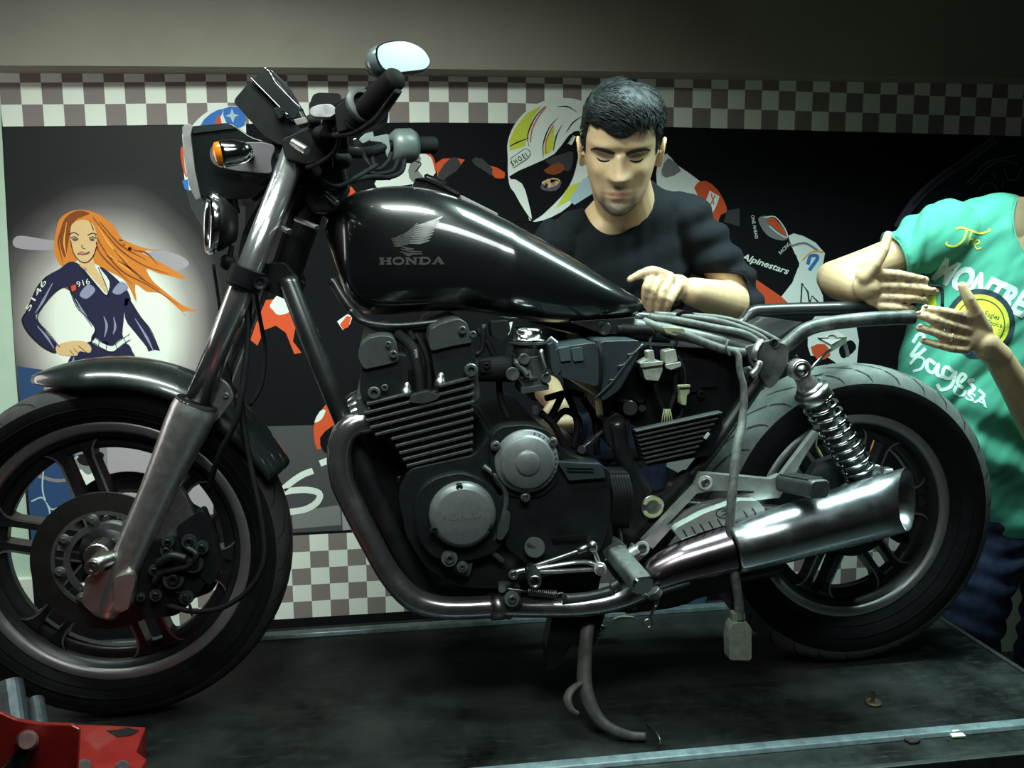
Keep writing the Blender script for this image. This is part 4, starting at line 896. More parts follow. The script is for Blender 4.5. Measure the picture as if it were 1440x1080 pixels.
# slab serif letters
def letter(ch, x, w, y1, y0, sl):
    def T(px, py): xx = x+px*w; return (xx, y0+(y1-y0)*py+(xx-534)*sl)
    def bar(a, b_, c, d): flat(m, [T(a, b_), T(c, b_), T(c, d), T(a, d)], fn, 1)
    def st(pts, wd): stroke(m, [T(*q) for q in pts], wd, fn, 1, 0)
    s = .30
    if ch == 'H':
        for q in (.06, .64): bar(q+.02, 0, q+.28, 1)
        for q in (0, .58): bar(q, 0, q+.40, .18); bar(q, .82, q+.40, 1)
        bar(.2, .42, .8, .60)
    if ch == 'O': stroke(m, [T(.5+.40*math.cos(2*PI*i/20), .5+.42*math.sin(2*PI*i/20)) for i in range(21)], 3.2, fn, 1, 0)
    if ch == 'N':
        for q in (.08, .70): bar(q, 0, q+.18, 1)
        bar(0, .84, .30, 1); bar(0, 0, .36, .16); bar(.6, .84, 1, 1); st([(.16, .95), (.84, .05)], 3.6)
    if ch == 'D':
        bar(.08, 0, .34, 1); bar(0, 0, .3, .17); bar(0, .83, .3, 1); stroke(m, [T(.2, .91), T(.6, .90), T(.84, .7), T(.88, .5), T(.84, .3), T(.6, .10), T(.2, .09)], 3, fn, 1, 3)
    if ch == 'A':
        st([(.16, .05), (.52, .98)], 2.4); st([(.48, .98), (.84, .05)], 4.4); bar(.26, .26, .74, .40); bar(0, 0, .34, .14); bar(.62, 0, 1, .14)
xx = 533.5
for ch, wd in zip('HONDA', (18.5, 18, 19, 18.5, 19)): letter(ch, xx, wd-.8, 362, 372.5, -.010); xx += wd-.1
build(m, 'tank_emblem', [Mdec, Mdec2], tank)
# filler cap and console on the tank
m = MB(); prism(m, rounded([(580, 262), (584, 250), (598, 249), (618, 256), (648, 272), (646, 279), (620, 272), (590, 266)], 3), 1.66, 1.75, .004); P_('filler_cap', m, M_gloss)
m = MB(); prism(m, rounded([(584, 251), (600, 249), (646, 271), (644, 274), (600, 254)], 1.2), 1.655, 1.70, .0015); prism(m, rounded([(597, 245), (600, 244), (627, 255), (628, 258), (600, 248)], 1), 1.68, 1.72, .001); P_('cap_trim', m, M_chrome)
m = MB(); prism(m, [(648, 274), (700, 300), (700, 304), (648, 280)], 1.69, 1.72, .001)
P_('tank_stripe', m, mat('chrome console strip', (.5, .5, .5), .3, .8))
m = MB(); prism(m, rounded([(880, 410), (897, 416), (905, 430), (904, 440), (896, 440), (892, 424)], 3), 1.645, 1.755, .004); P_('tank_tail_cap', m, M_gloss)
m = MB()
prism(m, rounded([(800, 452), (905, 446), (902, 462), (880, 470), (850, 470)], 5), 1.60, 1.80, .004); cyl(m, W(850, 462, 1.592), W(850, 462, 1.61), .0125); lathe(m, W(850, 462, 1.5915), (0, -1, 0), [(0, .0125), (0, .007), (-.01, .007), (-.01, .0001)], 22); P_('seat_mount', m, M_frame)
m = MB(); tube(m, [W(492, 436, 1.60), W(510, 452, 1.60), W(560, 458, 1.60), W(640, 450, 1.60)], .006, 10, 6); P_('tank_seam', m, M_frame)

# main frame tubes ---------------------------------------------------
def ft(name, pts, r, m_=None, Y2=None, flatv=None):
    mb = MB(); tube(mb, [W(*p) for p in pts], r, 16, 7, flat=flatv); return P_(name, mb, m_ or M_frame)
ft('frame_downtube', [(404, 392, 1.62), (430, 460, 1.60), (462, 540, 1.585), (492, 612, 1.58), (530, 700, 1.575), (575, 790, 1.57), (620, 838, 1.57), (700, 846, 1.57), (800, 850, 1.57), (880, 848, 1.57)], .0175)
ft('frame_downtube', [(404, 392, 1.78), (430, 460, 1.80), (462, 540, 1.815), (492, 612, 1.82), (530, 700, 1.825), (575, 790, 1.83), (620, 838, 1.83), (700, 846, 1.83), (800, 850, 1.83), (880, 848, 1.83)], .0175)
ft('frame_backbone', [(430, 262, 1.70), (520, 330, 1.70), (640, 390, 1.70), (760, 440, 1.70), (860, 462, 1.70), (940, 470, 1.70)], .024)
ft('frame_gusset', [(466, 392, 1.63), (490, 430, 1.62), (520, 455, 1.62), (560, 462, 1.62), (610, 460, 1.62)], .009)
ft('seat_rail', [(890, 458, 1.60), (940, 466, 1.595), (1000, 478, 1.59), (1052, 490, 1.585), (1085, 496, 1.58), (1105, 486, 1.58), (1130, 466, 1.58), (1160, 456, 1.58), (1220, 449, 1.58), (1284, 446, 1.58)], .0138, M_dirt)
ft('seat_rail', [(890, 446, 1.82), (960, 452, 1.82), (1035, 458, 1.82), (1058, 440, 1.82), (1080, 437, 1.82), (1140, 435, 1.82), (1200, 434, 1.82), (1262, 436, 1.82)], .0155, M_frame)
ft('frame_brace', [(1075, 522, 1.585), (1040, 575, 1.585), (1000, 632, 1.58), (960, 684, 1.58), (944, 704, 1.575)], .0145)
ft('frame_brace', [(1075, 522, 1.815), (1040, 575, 1.815), (1000, 632, 1.82), (960, 684, 1.82), (944, 704, 1.825)], .0145)
ft('frame_brace', [(866, 592, 1.575), (876, 640, 1.575), (892, 672, 1.575), (910, 696, 1.575)], .0165)
m = MB(); prism(m, rounded([(1048, 488), (1086, 478), (1110, 486), (1108, 512), (1092, 540), (1082, 548), (1070, 530), (1056, 512)], 6), 1.562, 1.575, .003)
cyl(m, W(1088, 483, 1.56), W(1088, 483, 1.575), .0095); P_('shock_gusset', m, M_dirt)
m = MB(); bolt(m, W(1088, 482, 1.56), (0, -1, 0), .008, .003); P_('gusset_bolt', m, M_engine)
m = MB(); P = [W(1150, 477, 1.60), W(1170, 463, 1.66), W(1190, 471, 1.64), W(1170, 488, 1.58)]
prism(m, rounded([(1149, 474), (1172, 464), (1191, 472), (1171, 484)], 2), 1.56, 1.562, 0)
m = MB()
def onTab(x, y, off=0.0): return WZ(x, y, W(1170, 474, 1.60).z+off)
hole = [(1170+6*math.cos(a), 474+3.6*math.sin(a)) for a in [2*PI*i/16 for i in range(16)]]; rect = [(1150, 474), (1172, 464), (1191, 473), (1170, 485)]
ring_o = []
for (hx, hy) in hole:
    best = None; dx_, dy_ = hx-1170, hy-474
    for i in range(4):
        (xa, ya), (xb, yb) = rect[i], rect[(i+1) % 4]; den = dx_*(yb-ya)-dy_*(xb-xa)
        if abs(den) < 1e-9: continue
        t = ((xa-1170)*(yb-ya)-(ya-474)*(xb-xa))/den; s = ((xa-1170)*dy_-(ya-474)*dx_)/den
        if t > 0 and -1e-6 <= s <= 1+1e-6: best = (1170+dx_*t, 474+dy_*t)
    ring_o.append(best or rect[0])
zt_ = .0; A = [onTab(*p) for p in hole]; Bq = [onTab(*p) for p in ring_o]; dn = Vector((0, 0, -.004)); n16 = 16
m.add(A+Bq+[a+dn for a in A]+[a+dn for a in Bq], [[i, (i+1) % 16, 16+(i+1) % 16, 16+i] for i in range(16)]+[[32+i, 32+(i+1) % 16, 48+(i+1) % 16, 48+i] for i in range(16)]+[[i, (i+1) % 16, 32+(i+1) % 16, 32+i] for i in range(16)]+[[16+i, 16+(i+1) % 16, 48+(i+1) % 16, 48+i] for i in range(16)])
solid(m, [onTab(1170, 485), onTab(1191, 473), onTab(1191, 473)+Vector((0, 0, -.012)), onTab(1170, 485)+Vector((0, 0, -.012))], (0, .003, 0), 0)
P_('mounting_tab', m, M_alud)
cable('tab_stem', [(1186, 478, 1.64), (1190, 490, 1.66), (1192, 500, 1.68)], .004, M_steel)
cable('tail_wire', [(1118, 500, 1.62), (1136, 520, 1.64), (1146, 512, 1.66), (1160, 498, 1.66), (1172, 490, 1.62)], .003, M_steel)
m = MB(); prism(m, rounded([(1094, 474), (1110, 462), (1128, 452), (1140, 462), (1110, 490)], 4), 1.60, 1.80, .004); P_('seat_cross_plate', m, M_frame)
# swing arm pivot
m = MB(); prism(m, rounded([(872, 640), (890, 660), (905, 690), (922, 696), (938, 690), (950, 676), (968, 662), (980, 672), (962, 706), (960, 740), (930, 780), (905, 800), (880, 790), (874, 740), (884, 700)], 8), 1.562, 1.585, .005, segs=3); P_('pivot_plate', m, M_frame)
c0 = W(917, 712, 1.556)
m = MB(); lathe(m, c0, (0, -1, 0), [(0, .0225), (.004, .0225), (.005, .0215), (.005, .014), (.004, .0001)], 36); pc = P_('pivot_cap', m, M_zinc)
m = MB(); 
for a1_, a2_ in ((math.radians(20), math.radians(160)), (math.radians(200), math.radians(340))):
    vs = []; 
    for i in range(13):
        a = a1_+(a2_-a1_)*i/12
        for rr in (.0205, .0135): vs.append(c0+Vector((math.cos(a)*rr, -.0056, math.sin(a)*rr)))
    m.add(vs, [[2*i, 2*i+1, 2*i+3, 2*i+2] for i in range(12)])
P_('pivot_ring', m, M_yellow, pc)
ft('swing_arm', [(925, 712, 1.60), (980, 716, 1.605), (1060, 722, 1.615), (1140, 728, 1.62), (1200, 730, 1.62)], .021)
ft('swing_arm', [(925, 712, 1.80), (980, 716, 1.795), (1060, 722, 1.785), (1140, 728, 1.78), (1200, 730, 1.78)], .021)
m = MB(); cyl(m, Vector((CRW.x, 1.585, CRW.z)), Vector((CRW.x, 1.81, CRW.z)), .012); hexbolt(m, Vector((CRW.x, 1.585, CRW.z)), (0, -1, 0), .018, .012)
cyl(m, W(1232, 662, 1.56), W(1232, 662, 1.62), .012); hexbolt(m, W(1243, 665, 1.55), (0, -1, 0), .014, .02); P_('rear_axle', m, M_zinc)
m = MB(); lathe(m, Vector((CRW.x, 1.655, CRW.z)), (0, 1, 0), [(0, .0001), (-.015, .05), (-.012, .075), (.0, .082), (.02, .082)], 40); P_('rear_drum', m, M_engine)
m = MB(); prism(m, rounded([(1125, 688), (1150, 650), (1180, 640), (1200, 662), (1170, 700)], 6), 1.60, 1.62, .004); P_('shock_lower_mount', m, M_engine)
# rear shock
s0 = W(1122, 519, 1.562); s1 = W(1222, 684, 1.570); u_, w_, d_ = frame_for(s1-s0); L_ = (s1-s0).length
m = MB(); cyl(m, s0-ax*.016, s0+ax*.012, .0195, seg=28); lathe(m, s0, d_, [(.005, .015), (.03, .017), (.034, .020), (.050, .020)], 26); sh = P_('rear_shock', m, M_alu)
m = MB(); lathe(m, s0-ax*.0162, (0, -1, 0), [(0, .0155), (.002, .015), (.002, .0125), (.0005, .0120), (.0005, .009), (.003, .009), (.003, .0055), (.006, .005), (.006, .0001)], 28); P_('shock_eye_bush', m, M_steel, sh)
m = MB(); lathe(m, s0, d_, [(.046, .0205), (.050, .0335), (.056, .0345), (.068, .034), (.072, .031), (.078, .024), (.078, .0001)], 36); lathe(m, s0, d_, [(.040, .0), (.042, .026), (.048, .027)], 30); P_('spring_collar', m, M_zinc, sh)
m = MB(); lathe(m, s0, d_, [(.07, .019), (L_*.45, .0185), (L_*.45, .0215), (L_-.03, .0225), (L_-.02, .015), (L_, .014)], 28); P_('damper_body', m, M_cover, sh)
m = MB(); spring(m, s0+d_*.072, s0+d_*(L_-.028), .0300, .0037, 10, 10); P_('coil_spring', m, M_chrome, sh)
m = MB(); lathe(m, s0, d_, [(L_-.03, .0001), (L_-.03, .032), (L_-.02, .032), (L_-.015, .02), (L_, .016)], 30); cyl(m, s1-ax*.014, s1+ax*.02, .016); P_('spring_seat', m, M_engine, sh)
s0b = s0+Vector((0, .30, 0)); m = MB(); cyl(m, s0b, s0b+d_*L_, .02); spring(m, s0b+d_*.07, s0b+d_*(L_-.03), .0285, .0042, 9.5, 8, per=12); P_('rear_shock', m, M_chrome)

# engine ---------------------------------------------------------------
YE = 1.505; YE2 = 1.895
fx0 = [(507, 569), (511, 580), (515, 590), (520, 600), (527, 610), (550, 616), (556, 626), (561, 636), (566, 645), (571, 654), (577, 663), (583, 671)]
eng = MB(); prism(eng, rounded([(575, 660), (668, 640), (690, 612), (704, 622), (760, 596), (800, 640), (858, 660), (862, 760), (846, 800), (760, 812), (700, 828), (648, 826), (600, 800), (572, 756), (560, 700)], 10), 1.50, 1.90, .006, segs=3)
EN = P_('crankcase', eng, M_engine)
m = MB(); prism(m, [(520, 575), (570, 560), (662, 536), (664, 640), (590, 662), (560, 628), (530, 606)], 1.518, 1.885, .002); CY = P_('cylinder_block', m, M_engine)
sl_ = -.250
k = 0
for i, (lx, ly) in enumerate(fx0):
    rx = 667 if i < 4 else 666-(i-4)*.3; ry = ly+(rx-lx)*sl_
    if i == 0: lx = 515; ly = 569
    th = 4.0; h = .0
    def fin(xa, xb):
        mb = MB(); ya = ry+(xa-rx)*sl_; yb = ry+(xb-rx)*sl_
        jx = 2
        prism(mb, [(xa, ya), (xb, yb), (xb+.6, yb+th), (xa+1, ya+th)], YE, YE2, .0008, segs=1); P_('cooling_fin', mb, M_fin, CY)
    if i < 2: fin(lx, 577); fin(617, rx)
    else: fin(lx, rx)
m = MB(); prism(m, [(500, 560), (520, 552), (540, 552), (545, 566), (530, 596), (512, 604), (503, 590)], 1.53, 1.87, .004)
prism(m, [(660, 524), (672, 520), (676, 560), (670, 566), (662, 566)], 1.53, 1.87, .003); P_('cylinder_head', m, M_cover)
m = MB(); prism(m, rounded([(575, 566), (578, 556), (600, 550), (620, 556), (614, 562), (596, 568)], 3), 1.503, 1.53, .002); P_('spark_plug_well', m, M_fin)
# head covers
for nm, cap_, body, Yo in (('l', [(503, 502), (506, 486), (520, 475), (538, 472), (552, 474), (558, 484), (561, 508), (548, 512), (512, 520)], [(508, 512), (556, 498), (572, 500), (576, 552), (560, 558), (514, 568), (506, 552)], 0),
                      ('r', [(602, 478), (606, 462), (622, 454), (645, 448), (656, 453), (662, 470), (664, 482), (640, 486), (606, 494)], [(606, 488), (660, 474), (668, 500), (668, 530), (640, 538), (616, 545), (610, 520)], 0)):
    m = MB(); prism(m, rounded(cap_, 5), 1.512, 1.89, .006, segs=3); hc_ = P_('cam_cover', m, M_cover)
    m = MB(); prism(m, rounded(body, 4), 1.52, 1.885, .005); P_('cam_housing', m, M_engine, hc_)
m = MB()
for (x, y) in ((571, 550), (619, 536)): lathe(m, W(x, y+7, 1.508)+Vector((0, .008, 0)), Vector((.12, -.1, 1)), [(0, .0095), (.010, .0095), (.011, .0075), (.018, .0065), (.023, .003), (.024, .0001)], 14)
P_('acorn_nut', m, M_zinc)
m = MB()
for (x, y, Y, r) in ((553, 498, 1.508, .0065), (650, 464, 1.508, .007), (665, 470, 1.51, .006), (546, 484, 1.508, .005), (662, 520, 1.51, .012), (526, 552, 1.514, .011), (541, 545, 1.514, .006)): bolt(m, W(x, y, Y), (0, -1, 0), r)
P_('cover_bolt', m, M_cover)
cable('plug_cap', [(560, 470, 1.60), (580, 490, 1.56), (588, 520, 1.54), (592, 556, 1.53)], .010)
m = MB(); text_px(m, 'NGK', (588, 502), (586, 490), 4, lambda x, y, o=0: W(x, y, 1.528), 0); P_('plug_lettering', m, mat('white lettering', (.6, .6, .6), .5))
cable('plug_lead', [(585, 470, 1.60), (600, 500, 1.57), (604, 540, 1.55), (600, 560, 1.55)], .006)
cable('plug_lead', [(545, 462, 1.66), (570, 462, 1.62), (584, 480, 1.58)], .006)
# carburettor
m = MB(); c0 = W(742, 478, 1.545); up_ = Vector((.02, -.0, 1)).normalized()
lathe(m, c0, up_, [(0, .0335), (.003, .034), (.003, .0285), (.016, .028), (.021, .025), (.0235, .018), (.024, .0001)], 36); P_('carburettor_cap', m, M_chrome)
m = MB(); cyl(m, c0+up_*-.008, c0, .0335, seg=36, bev=.002); lathe(m, c0, up_*-1, [(0, .026), (.022, .025), (.028, .019), (.06, .0205), (.064, .026), (.068, .026), (.07, .022), (.085, .021), (.092, .015), (.092, .0001)], 28)
for (x, y, r, q) in ((737, 505, .010, 0), (721, 526, .012, 0), (742, 528, .0045, 0), (768, 532, .009, 0)): cyl(m, W(x, y, 1.508), W(x, y, 1.54), r); lathe(m, W(x, y, 1.5078), (0, -1, 0), [(0, r), (.001, r*.85), (0, r*.6), (0, .0001)], 20)
tube(m, [W(724, 508, 1.52), W(736, 520, 1.515), W(742, 528, 1.512)], .006, 12, 4)
cyl(m, W(752, 570, 1.54), W(753, 582, 1.54), .007); prism(m, rounded([(722, 506), (760, 500), (766, 540), (738, 548), (726, 530)], 4), 1.525, 1.56, .004)
prism(m, rounded([(733, 546), (772, 540), (772, 548), (733, 554)], 2), 1.512, 1.57, .002)
P_('carburettor', m, M_cover)
m = MB(); tube(m, [W(760, 492, 1.512), W(764, 508, 1.508), W(768, 520, 1.506)], .0045, 10, 4); lathe(m, W(768, 522, 1.505), (0, -1, 0), [(0, .0055), (.002, .005), (.002, .003), (0, .003)], 16); cyl(m, W(772, 476, 1.52), W(782, 484, 1.52), .006); P_('carburettor_link', m, M_zinc)
m = MB(); cyl(m, W(668, 520, 1.56), W(722, 518, 1.545), .021, .024, seg=26); prism(m, rounded([(674, 508), (690, 506), (692, 524), (676, 524)], 3), 1.53, 1.56, .002); bolt(m, W(684, 514, 1.53), (0, -1, 0), .006); P_('intake_boot', m, M_rubber)
m = MB(); prism(m, rounded([(690, 452), (716, 450), (718, 466), (706, 482), (692, 474)], 4), 1.55, 1.60, .004); tube(m, [W(680, 456, 1.56), W(678, 490, 1.56), (W(668, 500, 1.56))], .005, 10, 5); P_('fuel_tap', m, M_engine)
cable('fuel_hose', [(672, 462, 1.60), (690, 490, 1.58), (700, 520, 1.58), (704, 560, 1.57), (715, 590, 1.56)], .006)
# air ducts and air box
m = MB(); prism(m, rounded([(772, 484), (778, 481), (790, 520), (782, 530), (776, 520)], 3), 1.50, 1.58, .006); prism(m, rounded([(780, 489), (840, 481), (846, 512), (842, 545), (786, 530)], 8), 1.505, 1.60, .010, segs=4); AD = P_('air_duct', m, M_plast)
m = MB()
for xa in (785, 803): prism(m, rounded([(xa, 490), (xa+16, 487.5), (xa+18, 507), (xa+4, 509)], 2), 1.5005, 1.505, .0015)
P_('duct_window', m, mat('teal grey plastic panel', (.06, .085, .09), .22, .1), AD)
m = MB(); prism(m, rounded([(844, 480), (900, 478), (898, 500), (872, 548), (846, 566), (842, 540)], 7), 1.515, 1.80, .008, segs=3); AB = P_('air_box', m, M_plast)
m = MB(); tube(m, [W(904, 484, 1.51), W(885, 505, 1.508), W(862, 536, 1.508), W(835, 562, 1.51)], .0022, 8, 4)
for (x, y) in ((890, 498), (876, 514), (864, 534)): tube(m, [W(x-8, y+1, 1.508), W(x, y, 1.508), W(x+3, y-4, 1.508)], .002, 8, 2)
P_('air_box_rib', m, M_plast, AB)
cable('duct_band', [(840, 480, 1.515), (845, 500, 1.503), (845, 530, 1.503), (842, 548, 1.51)], .004)
m = MB(); prism(m, rounded([(880, 500), (905, 485), (1040, 492), (1040, 560), (1020, 600), (900, 600), (852, 590)], 10), 1.60, 1.78, .006); P_('battery_box', m, M_black)
m = MB(); prism(m, rounded([(956, 504), (1010, 506), (1008, 545), (955, 545)], 5), 1.594, 1.60, .003); bolt(m, W(985, 554, 1.597), (0, -1, 0), .008); prism(m, rounded([(966, 538), (984, 536), (986, 550), (968, 552)], 2), 1.592, 1.60, .002); P_('box_lid', m, M_black)
# connectors
def conn(name, pts, Y, th, m_, kids=()):
    mb = MB(); prism(mb, rounded(pts, 2), Y, Y+th, .002)
    for k_ in kids: prism(mb, rounded(k_, 1.5), Y-.006, Y, .001)
    return P_(name, mb, m_)
conn('wire_connector', [(900, 511), (912, 504), (930, 508), (932, 520), (926, 536), (908, 534)], 1.555, .03, M_conn, [[(900, 511), (933, 508), (932, 513), (901, 517)]])
conn('wire_connector', [(910, 494), (919, 492), (922, 512), (913, 514)], 1.553, .02, M_conn)
conn('wire_connector', [(935, 494), (950, 491), (953, 508), (936, 512)], 1.555, .03, M_conn, [[(936, 513), (958, 509), (958, 515), (944, 520), (937, 518)]])
conn('wire_connector', [(955, 543), (969, 542), (970, 552), (966, 556), (965, 570), (958, 569), (957, 556)], 1.555, .022, M_conny, [[(953, 542), (971, 541), (971, 544), (954, 545)]])
for pts, r in (([(920, 536, 1.565), (926, 560, 1.57), (934, 580, 1.57), (938, 594, 1.57)], .005), ([(948, 520, 1.57), (950, 548, 1.575), (944, 570, 1.57), (938, 592, 1.57)], .005), ([(944, 492, 1.57), (952, 480, 1.57), (940, 474, 1.58), (930, 468, 1.585)], .003), ([(953, 500, 1.565), (962, 520, 1.56), (964, 542, 1.56)], .0025), ([(916, 494, 1.56), (914, 480, 1.57), (920, 470, 1.58)], .003), ([(962, 570, 1.565), (958, 584, 1.57), (946, 594, 1.57)], .0035)): cable('branch_wire', pts, r, M_rubber)
for q in range(5): 
    mb = MB(); tube(mb, [W(934+q*2, 575, 1.565), W(930+q*4, 596, 1.562)], .0012, 6, 1); P_('fine_wire', mb, M_yellow)
# wiring harness on the seat rail
m = MB(); tube(m, [W(868, 463, 1.592), W(890, 464, 1.585), W(910, 464, 1.58), W(920, 470, 1.58)], .008, 12, 6)
for i in range(16): lathe(m, W(874+i*2.7, 463+.1*i, 1.59-.0006*i), (1, -.2, 0), [(0, .0085), (.0012, .0102), (.0024, .0085)], 14)
P_('corrugated_sleeve', m, M_rubber)
hv = M_wirew
cable('wiring_harness', [(905, 452, 1.60), (930, 462, 1.575), (960, 470, 1.57), (990, 482, 1.57), (1020, 492, 1.57), (1048, 496, 1.57)], .0085, hv)
cable('wiring_harness', [(912, 446, 1.62), (950, 450, 1.60), (1000, 460, 1.59), (1048, 470, 1.58), (1078, 490, 1.575)], .007, hv)
cable('wiring_harness', [(920, 442, 1.64), (970, 446, 1.62), (1020, 454, 1.60), (1070, 474, 1.59), (1090, 498, 1.59)], .006, hv)
cable('wiring_harness', [(960, 442, 1.66), (1020, 448, 1.64), (1060, 462, 1.62), (1096, 480, 1.60)], .005, hv)
m = MB(); prism(m, rounded([(932, 460), (962, 462), (964, 468), (950, 472), (936, 468)], 3), 1.563, 1.58, .003); P_('harness_tape', m, mat('yellowed tape', (.26, .27, .15), .6, var=.2))
m = MB(); prism(m, rounded([(950, 442), (962, 436), (976, 440), (980, 448), (960, 450)], 3), 1.62, 1.66, .003); P_('relay_block', m, M_black)
cable('harness_band', [(1024, 478, 1.562), (1021, 490, 1.558), (1026, 500, 1.562)], .0022, hv)
m = MB(); tube(m, [W(1030, 492, 1.555), W(1038, 500, 1.55), W(1040, 520, 1.545), W(1046, 548, 1.54), W(1044, 590, 1.53), W(1036, 630, 1.50), W(1030, 690, 1.475), W(1027, 740, 1.465), W(1032, 800, 1.46), W(1038, 840, 1.46), W(1040, 872, 1.46)], [.0055, .006, .006, .0065, .008, .0085, .0085, .0085, .009, .0085, .0095], 12, 8)
hw = P_('hanging_harness', m, M_wirew)
m = MB(); prism(m, rounded([(1027, 884), (1032, 876), (1052, 876), (1057, 884), (1057, 926), (1054, 929), (1026, 928), (1025, 900)], 2.5), 1.448, 1.474, .0025); prism(m, [(1030, 862), (1048, 862), (1049, 878), (1031, 878)], 1.454, 1.470, .002); P_('harness_plug', m, mat('dusty plug plastic', (.19, .205, .17), .5, var=.2, scale=90), hw)
m = MB(); tube(m, [W(1070, 478, 1.565), W(1062, 492, 1.555), W(1060, 506, 1.56)], .007, 12, 4, flat=(1, .4)); tube(m, [W(1068, 508, 1.558), W(1064, 520, 1.556), W(1056, 528, 1.558)], .007, 10, 3); P_('hose_clamp', m, M_alu)
m = MB(); tube(m, [W(1034, 506, 1.62), W(1058, 500, 1.60), W(1070, 494, 1.59)], .018, 18, 4); P_('rear_duct', m, M_rubber)
# regulator with fins
m = MB(); prism(m, [(893, 606), (1010, 580), (1014, 586), (1016, 600), (1000, 640), (912, 656), (904, 650)], 1.545, 1.575, .002); RG = P_('regulator', m, M_black)
for i in range(8):
    t = i/7; xa, ya = 894+t*14, 606+t*44; xb, yb = 1016-t*38, 579.5+t*55
    mb = MB(); prism(mb, [(xa, ya), (xb, yb), (xb, yb+2.4), (xa, ya+2.6)], 1.524, 1.546, .0005, segs=1); P_('regulator_fin', mb, M_fin, RG)
m = MB(); prism(m, rounded([(990, 616), (996, 608), (999, 610), (993, 618)], .6), 1.52, 1.523, 0); P_('regulator_label', m, mat('pale sticker', (.5, .5, .48), .5), RG)
# covers on the crankcase
def disc_cover(name, x, y, Y, R, prof, m_, parent=None, seg=56):
    mb = MB(); c_ = W(x, y, Y); lathe(mb, c_, (0, -1, 0), [(h, R*r) for h, r in prof], seg); return P_(name, mb, m_, parent), c_
m = MB(); prism(m, rounded([(690, 612), (705, 600), (742, 597), (775, 606), (785, 640), (785, 680), (760, 700), (720, 700), (694, 680), (688, 640)], 12), 1.478, 1.52, .006, segs=3); P_('alternator_housing', m, M_engine)
ac, c_ = disc_cover('alternator_cover', 740, 648, 1.478, .0555, [(-.01, 1.0), (.006, 1.0), (.009, .96), (.009, .86), (.016, .83), (.019, .78), (.019, .42), (.0195, .40), (.022, .37), (.024, .33), (.024, .0001)], mat('light grey cover paint', (.15, .165, .165), .42, .3, var=.15, scale=60, bump=.06))
m = MB()
for (x, y) in ((697, 627), (777, 622), (739, 699)): cyl(m, W(x, y, 1.468), W(x, y, 1.50), .0085); bolt(m, W(x, y, 1.468), (0, -1, 0), .006, .003)
for k in range(16):
    a = math.radians(-75+k*10); mb_ = c_+Vector((math.cos(a)*.051, -.0095, math.sin(a)*.051)); box(m, mb_, (.004, .002, .0016), (Vector((math.cos(a), 0, math.sin(a))), ax, Vector((-math.sin(a), 0, math.cos(a)))))
P_('cover_screw', m, M_cover, ac)
m = MB(); prism(m, rounded([(588, 690), (612, 672), (650, 664), (690, 680), (712, 712), (714, 750), (700, 776), (660, 790), (610, 786), (588, 760), (582, 720)], 14), 1.478, 1.52, .006, segs=3); P_('pulse_housing', m, M_engine)
hcov, c_ = disc_cover('pulse_cover', 650, 722, 1.478, .0575, [(-.01, 1.0), (.010, 1.0), (.015, .965), (.019, .88), (.021, .84), (.0215, .82), (.0215, .0001)], mat('grey machined cover', (.16, .175, .175), .4, .35, var=.15, scale=60, bump=.06))
m = MB()
for (x, y) in ((646, 685), (611, 745), (687, 740)): bolt(m, W(x, y, 1.460), (0, -1, 0), .0058, .003); cyl(m, W(x, y, 1.462), W(x, y, 1.47), .008)
P_('cover_screw', m, M_engine, hcov)
m = MB(); text_px(m, 'HONDA', (620, 733), (682, 728), 10, lambda x, y, o=0: W(x, y, 1.456), 0, bold=.025); build(m, 'cover_lettering', mat('raised grey lettering', (.20, .21, .205), .35, .4), hcov)
m = MB(); prism(m, rounded([(700, 700), (720, 690), (760, 694), (792, 652), (800, 648), (846, 652), (856, 668), (858, 730), (846, 772), (820, 790), (745, 796), (712, 770)], 8), 1.482, 1.52, .008, segs=3); TC = P_('sprocket_cover', m, M_engine)
m = MB(); P = [W(*p, 1.485) for p in ((782, 650), (840, 656), (852, 668), (800, 672))]; prism(m, rounded([(784, 650), (846, 653), (852, 672), (800, 676)], 3), 1.474, 1.49, .003); P_('cover_ledge', m, M_plast, TC)
m = MB(); 
for y in (657.5, 662): prism(m, [(796, y), (832, y+.8), (836, y+2.6), (800, y+2)], 1.4725, 1.4745, 0)
prism(m, rounded([(776, 756), (828, 752), (824, 758), (778, 762)], 2), 1.474, 1.484, .002)
P_('vent_slot', m, M_black, TC)
m = MB()
for (x, y, r) in ((632, 785, .0145), (650, 797, .010)): cyl(m, W(x, y, 1.472), W(x, y, 1.51), r); bolt(m, W(x, y, 1.472), (0, -1, 0), r*.6)
prism(m, rounded([(618, 775), (640, 770), (666, 790), (660, 812), (640, 806)], 6), 1.486, 1.51, .003)
cyl(m, W(752, 770, 1.472), W(752, 770, 1.50), .0185); solid(m, [W(742, 762, 1.4715), W(762, 774, 1.4715), W(760, 778, 1.4715), W(741, 766, 1.4715)], (0, .002, 0), 0); P_('engine_plug', m, M_cover)
m = MB(); tube(m, [W(708, 790, 1.49), W(690, 770, 1.485), W(704, 740, 1.48), W(712, 700, 1.48), W(700, 672, 1.48), W(680, 655, 1.49)], .005, 10, 6); prism(m, rounded([(700, 742), (712, 718), (718, 722), (716, 745), (706, 760), (698, 758)], 3), 1.468, 1.48, .002); P_('oil_pipe', m, M_cover)
m = MB()
for i in range(7):
    t = i/6; tube(m, [W(858+t*24, 668, 1.51), W(864+t*24, 700, 1.495), W(860+t*22, 738, 1.505)], .004, 8, 5)
prism(m, [(856, 664), (884, 664), (886, 744), (852, 744)], 1.512, 1.56, .003); P_('rubber_bellows', m, M_rubber)
